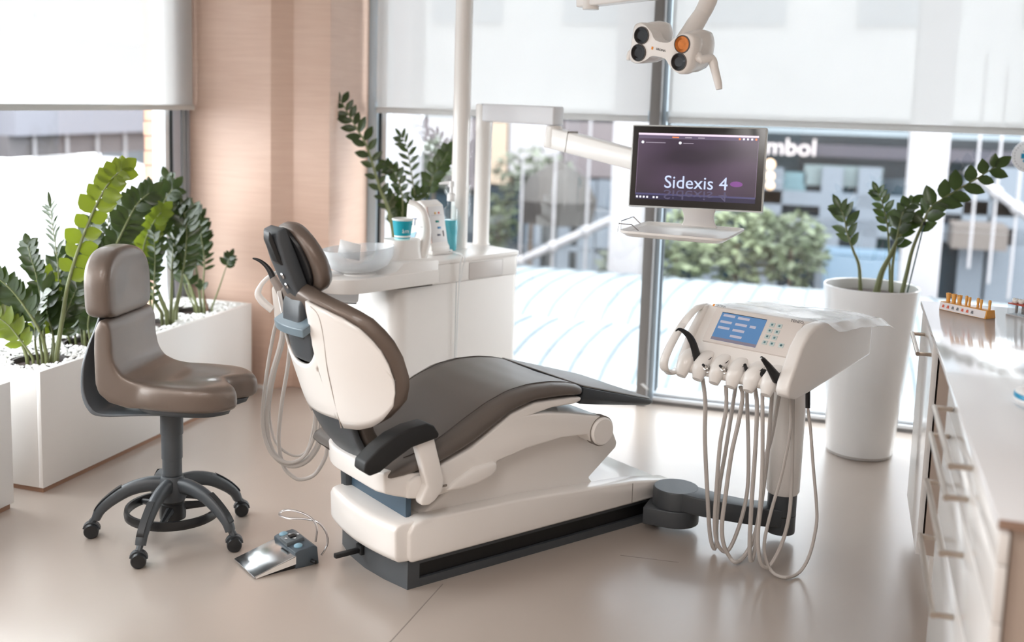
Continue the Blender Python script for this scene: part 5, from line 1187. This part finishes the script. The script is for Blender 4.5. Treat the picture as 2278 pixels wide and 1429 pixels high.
# ------------------------------------------------------------------ cabinets along the right wall
CARC = mat('taupe carcass side', (186,170,158), .5, var=.01); FRONT = mat('glossy white cabinet front', (232,230,228), .2, coat=.5, var=.01); WTOP = mat('glossy white worktop', (234,234,236), .14, coat=.5, var=.01)
HND = mat('satin nickel handle', (176,164,152), .32, metal=.85)
wt = thing('worktop', (.62, 3.2, .855), 'glossy white worktop running along the cabinets at the right', 'worktop')
mk('top_slab', local(wt, G().box((.300,2.06,.862),(.985,4.40,.88))), WTOP, wt, bevel=.002)
mk('end_edge', local(wt, G().box((.301,2.056,.862),(.985,2.061,.879))), mat('brown edge band', (150,124,108), .5), wt)
def handle(parent, x, y0, y1, z):
    h = mk('handle', G().tube([(x-.045,y0,z),(x-.045,y1,z)], .0075, 10), HND, parent)
    for y in (y0+.008, y1-.008): mk('handle_post', G().box((x-.044,y-.006,z-.006),(x,y+.006,z+.006)), HND, h, bevel=.002)
dc = thing('drawer_cabinet', (0,0,0), 'white four-drawer cabinet with bar handles nearest the camera at the right', 'cabinet')
mk('carcass', G().box((.328,2.075,.10),(.985,3.14,.8615)), CARC, dc)
mk('plinth', G().box((.36,2.09,0),(.98,3.13,.10)), WHITEP, dc)
zs = [(.800,.858),(.690,.797),(.505,.687),(.105,.502)]
for (z0, z1), hz, (y0, y1) in zip(zs, (.838,.757,.632,.455), ((2.47,2.97),(2.50,3.00),(2.49,2.99),(2.56,3.06))):
    d = mk('drawer_front', G().box((.302,2.045,z0),(.320,3.12,z1)), FRONT, dc, bevel=.0015)
    handle(d, .302, y0, y1, hz)
fc = thing('door_cabinet', (0,0,0), 'white door cabinet at the window end of the worktop, taupe side showing', 'cabinet')
mk('carcass', G().box((.334,3.80,.11),(.985,4.395,.8615)), CARC, fc)
mk('plinth', G().box((.356,3.79,0),(.98,4.39,.11)), WHITEP, fc)
d = mk('door', G().box((.310,3.80,.108),(.328,4.395,.858)), FRONT, fc, bevel=.0015); handle(d, .312, 3.84, 4.20, .790)
# tooth shade stand
ta, tb, tcx = onz(2088,688,.88), onz(2192,711,.88), onz(2219,704,.88)
tx = (tb-ta).normalized(); ty = V((-tx.y, tx.x, 0)); TL_ = (tb-ta).length
ts = thing('tooth_model_stand', ta, 'amber stand holding a row of amber tooth models on the worktop', 'model', math.atan2(tx.y, tx.x))
AMB = mat('amber resin', (214,150,60), .35, var=.1, coat=.2); AMB2 = mat('pale amber tooth', (226,166,84), .4, var=.1)
wd_ = .055
mk('base', G().prism([(0,0,0),(0,.006,.030),(0,wd_-.008,.030),(0,wd_,0)], (TL_,0,0)), AMB, ts, bevel=.002)
mk('front_label', G().prism([(.002,-.0006,.002),(.002,.0052,.028),(.002,.0047,.028),(.002,-.0012,.002)], (TL_-.006,0,0)), mat('printed white label', (216,208,208), .4), ts)
RED = mat('red orange print', (206,84,50), .5)
for i in range(7):
    x = .018+i*.0205 if TL_ > .14 else .014+i*TL_*.13
    mk('print', G().prism([(x-.005,.0012,.010),(x-.003,.0035,.020),(x+.003,.0035,.020),(x+.005,.0012,.010)], (0,-.0022,.0)), RED if i in (0,1,4,5) else INK, ts)
for i in range(8):
    x = .016+i*(TL_-.03)/7; big = i < 3; y = .028 + (.007 if i % 2 else -.007)*(not big)
    w_ = .0085 if big else .0052; h = .030 if big else .034
    t = mk('tooth', G().loft([[(x+w_*s*math.copysign(abs(math.cos(2*PI*k/12))**.7, math.cos(2*PI*k/12)), y+w_*s*.9*math.sin(2*PI*k/12), .029+z) for k in range(12)] for z, s in ((0,.85),(h*.4,.8),(h*.75,1.05),(h*.95,.95),(h,.6))]), AMB2, ts, ang=60)
    if big:
        for dx, dy in ((-.004,-.004),(.004,-.004),(-.004,.004),(.004,.004)): mk('cusp', G().ball((x+dx, y+dy, .029+h-.001), .0042, n=8, m=5), AMB2, t)
# acrylic display with white teeth
ac = onz(2240,700,.88); ax_ = tx
ad_ = thing('implant_model', ac, 'clear display block with a red plate and white teeth, right of the amber stand', 'model', math.atan2(tx.y, tx.x))
mk('clear_block', G().box((0,0,.004),(.075,.05,.040)), glassmat('clear acrylic', (.9,.92,.93), .10), ad_)
mk('foot_plate', G().box((-.003,-.003,0),(.078,.053,.004)), mat('pale acrylic foot', (206,208,212), .2), ad_)
mk('gum_plate', G().prism([(0,0,.040),(0,0,.044),(0,.05,.047),(0,.05,.040)], (.075,0,0)), mat('red gum resin', (176,66,48), .35), ad_)
WTH = mat('white tooth', (232,230,226), .3)
for x, y in ((.016,.020),(.038,.022),(.060,.024)):
    mk('tooth_crown', G().loft([[(x+.012*s*math.cos(2*PI*k/14), y+.012*s*math.sin(2*PI*k/14), z) for k in range(14)] for z, s in ((.043,.75),(.050,1.),(.057,.95),(.060,.5))]).ball((x-.005,y,.058),.005,n=8,m=5).ball((x+.005,y,.058),.005,n=8,m=5) if False else G().loft([[(x+.012*s*math.cos(2*PI*k/14), y+.012*s*math.sin(2*PI*k/14), z+.0025*math.cos(4*PI*k/14)*(s < 1)) for k in range(14)] for z, s in ((.043,.75),(.050,1.),(.057,.96),(.060,.55))]), WTH, ad_, ang=60)
for x in (.022,.048): mk('implant_screw', G().lathe([(.004,.008),(.005,.012),(.0055,.036),(.007,.040)], 12, (x,.02,0)), STEEL, ad_)
# mouse with a blue band
mo = onz(2288,893,.88)
ms = thing('computer_mouse', mo, 'white and blue computer mouse on the near part of the worktop', 'mouse', .1)
mk('shell_base', G().loft([[(.033*s*math.cos(2*PI*k/28), .052*s*math.sin(2*PI*k/28), z) for k in range(28)] for z, s in ((.0,.9),(.004,1.0),(.010,1.02))]), BLEACH, ms)
mk('band', G().loft([[(.0335*s*math.cos(2*PI*k/28), .0525*s*math.sin(2*PI*k/28), z) for k in range(28)] for z, s in ((.010,1.02),(.016,1.03),(.022,.97))]), mat('bright blue band', (0,136,178), .3), ms)
mk('shell_top', G().loft([[(.0335*s*math.cos(2*PI*k/28), .0525*s*math.sin(2*PI*k/28), z) for k in range(28)] for z, s in ((.022,.95),(.028,.8),(.032,.5),(.033,.1))]), BLEACH, ms, ang=60)
# ------------------------------------------------------------------ light
w = bpy.data.worlds.new('daylight'); sc.world = w; w.use_nodes = True
bg = w.node_tree.nodes['Background']; bg.inputs['Color'].default_value = (.95,.972,1.,1); bg.inputs['Strength'].default_value = 7.
sun = bpy.data.lights.new('sun', 'SUN'); sun.energy = 1.5; sun.angle = .03; sun.color = (1,.95,.88)
so = bpy.data.objects.new('sun', sun); C.objects.link(so); so.rotation_euler = V((-.18,.42,-.89)).to_track_quat('-Z','Y').to_euler()
def lamp(name, loc, sx, sy, e, col, rot=(0,0,0)):
    l = bpy.data.lights.new(name, 'AREA'); l.shape = 'RECTANGLE'; l.size = sx; l.size_y = sy; l.energy = e; l.color = col
    o = bpy.data.objects.new(name, l); C.objects.link(o); o.location = loc; o.rotation_euler = rot
    return o
for x in (-2.4, -.6):
    for y in (-.9, .6): lamp('ceiling_fill_light', (x, y, CEIL-.02), .6, 1.2, 19, (1,.97,.95))  # unseen ceiling lamps, added and set far back to fill the camera-side faces
for (loc, sx, sy, rot) in (((XA-.12, 3.1, 1.4), 2.7, 3.6, (0, PI/2, 0)), ((-.78, YB+.14, 1.4), 3.5, 2.7, (PI/2, 0, 0))):
    o = lamp('window_portal', loc, sx, sy, 1, (1,1,1), rot); o.data.cycles.is_portal = True
    if loc[1] > 5: o.rotation_euler = (-PI/2, 0, 0)
    else: o.rotation_euler = (0, -PI/2, 0)
sc.view_settings.view_transform = 'Standard'; sc.view_settings.look = 'None'; sc.view_settings.gamma = 1; sc.view_settings.use_curve_mapping = False
sc.view_settings.exposure = .6
cy = sc.cycles
cy.max_bounces = 8; cy.diffuse_bounces = 4; cy.glossy_bounces = 3; cy.transmission_bounces = 6; cy.transparent_max_bounces = 12
cy.caustics_reflective = False; cy.caustics_refractive = False; cy.sample_clamp_indirect = 6
cy.use_denoising = True
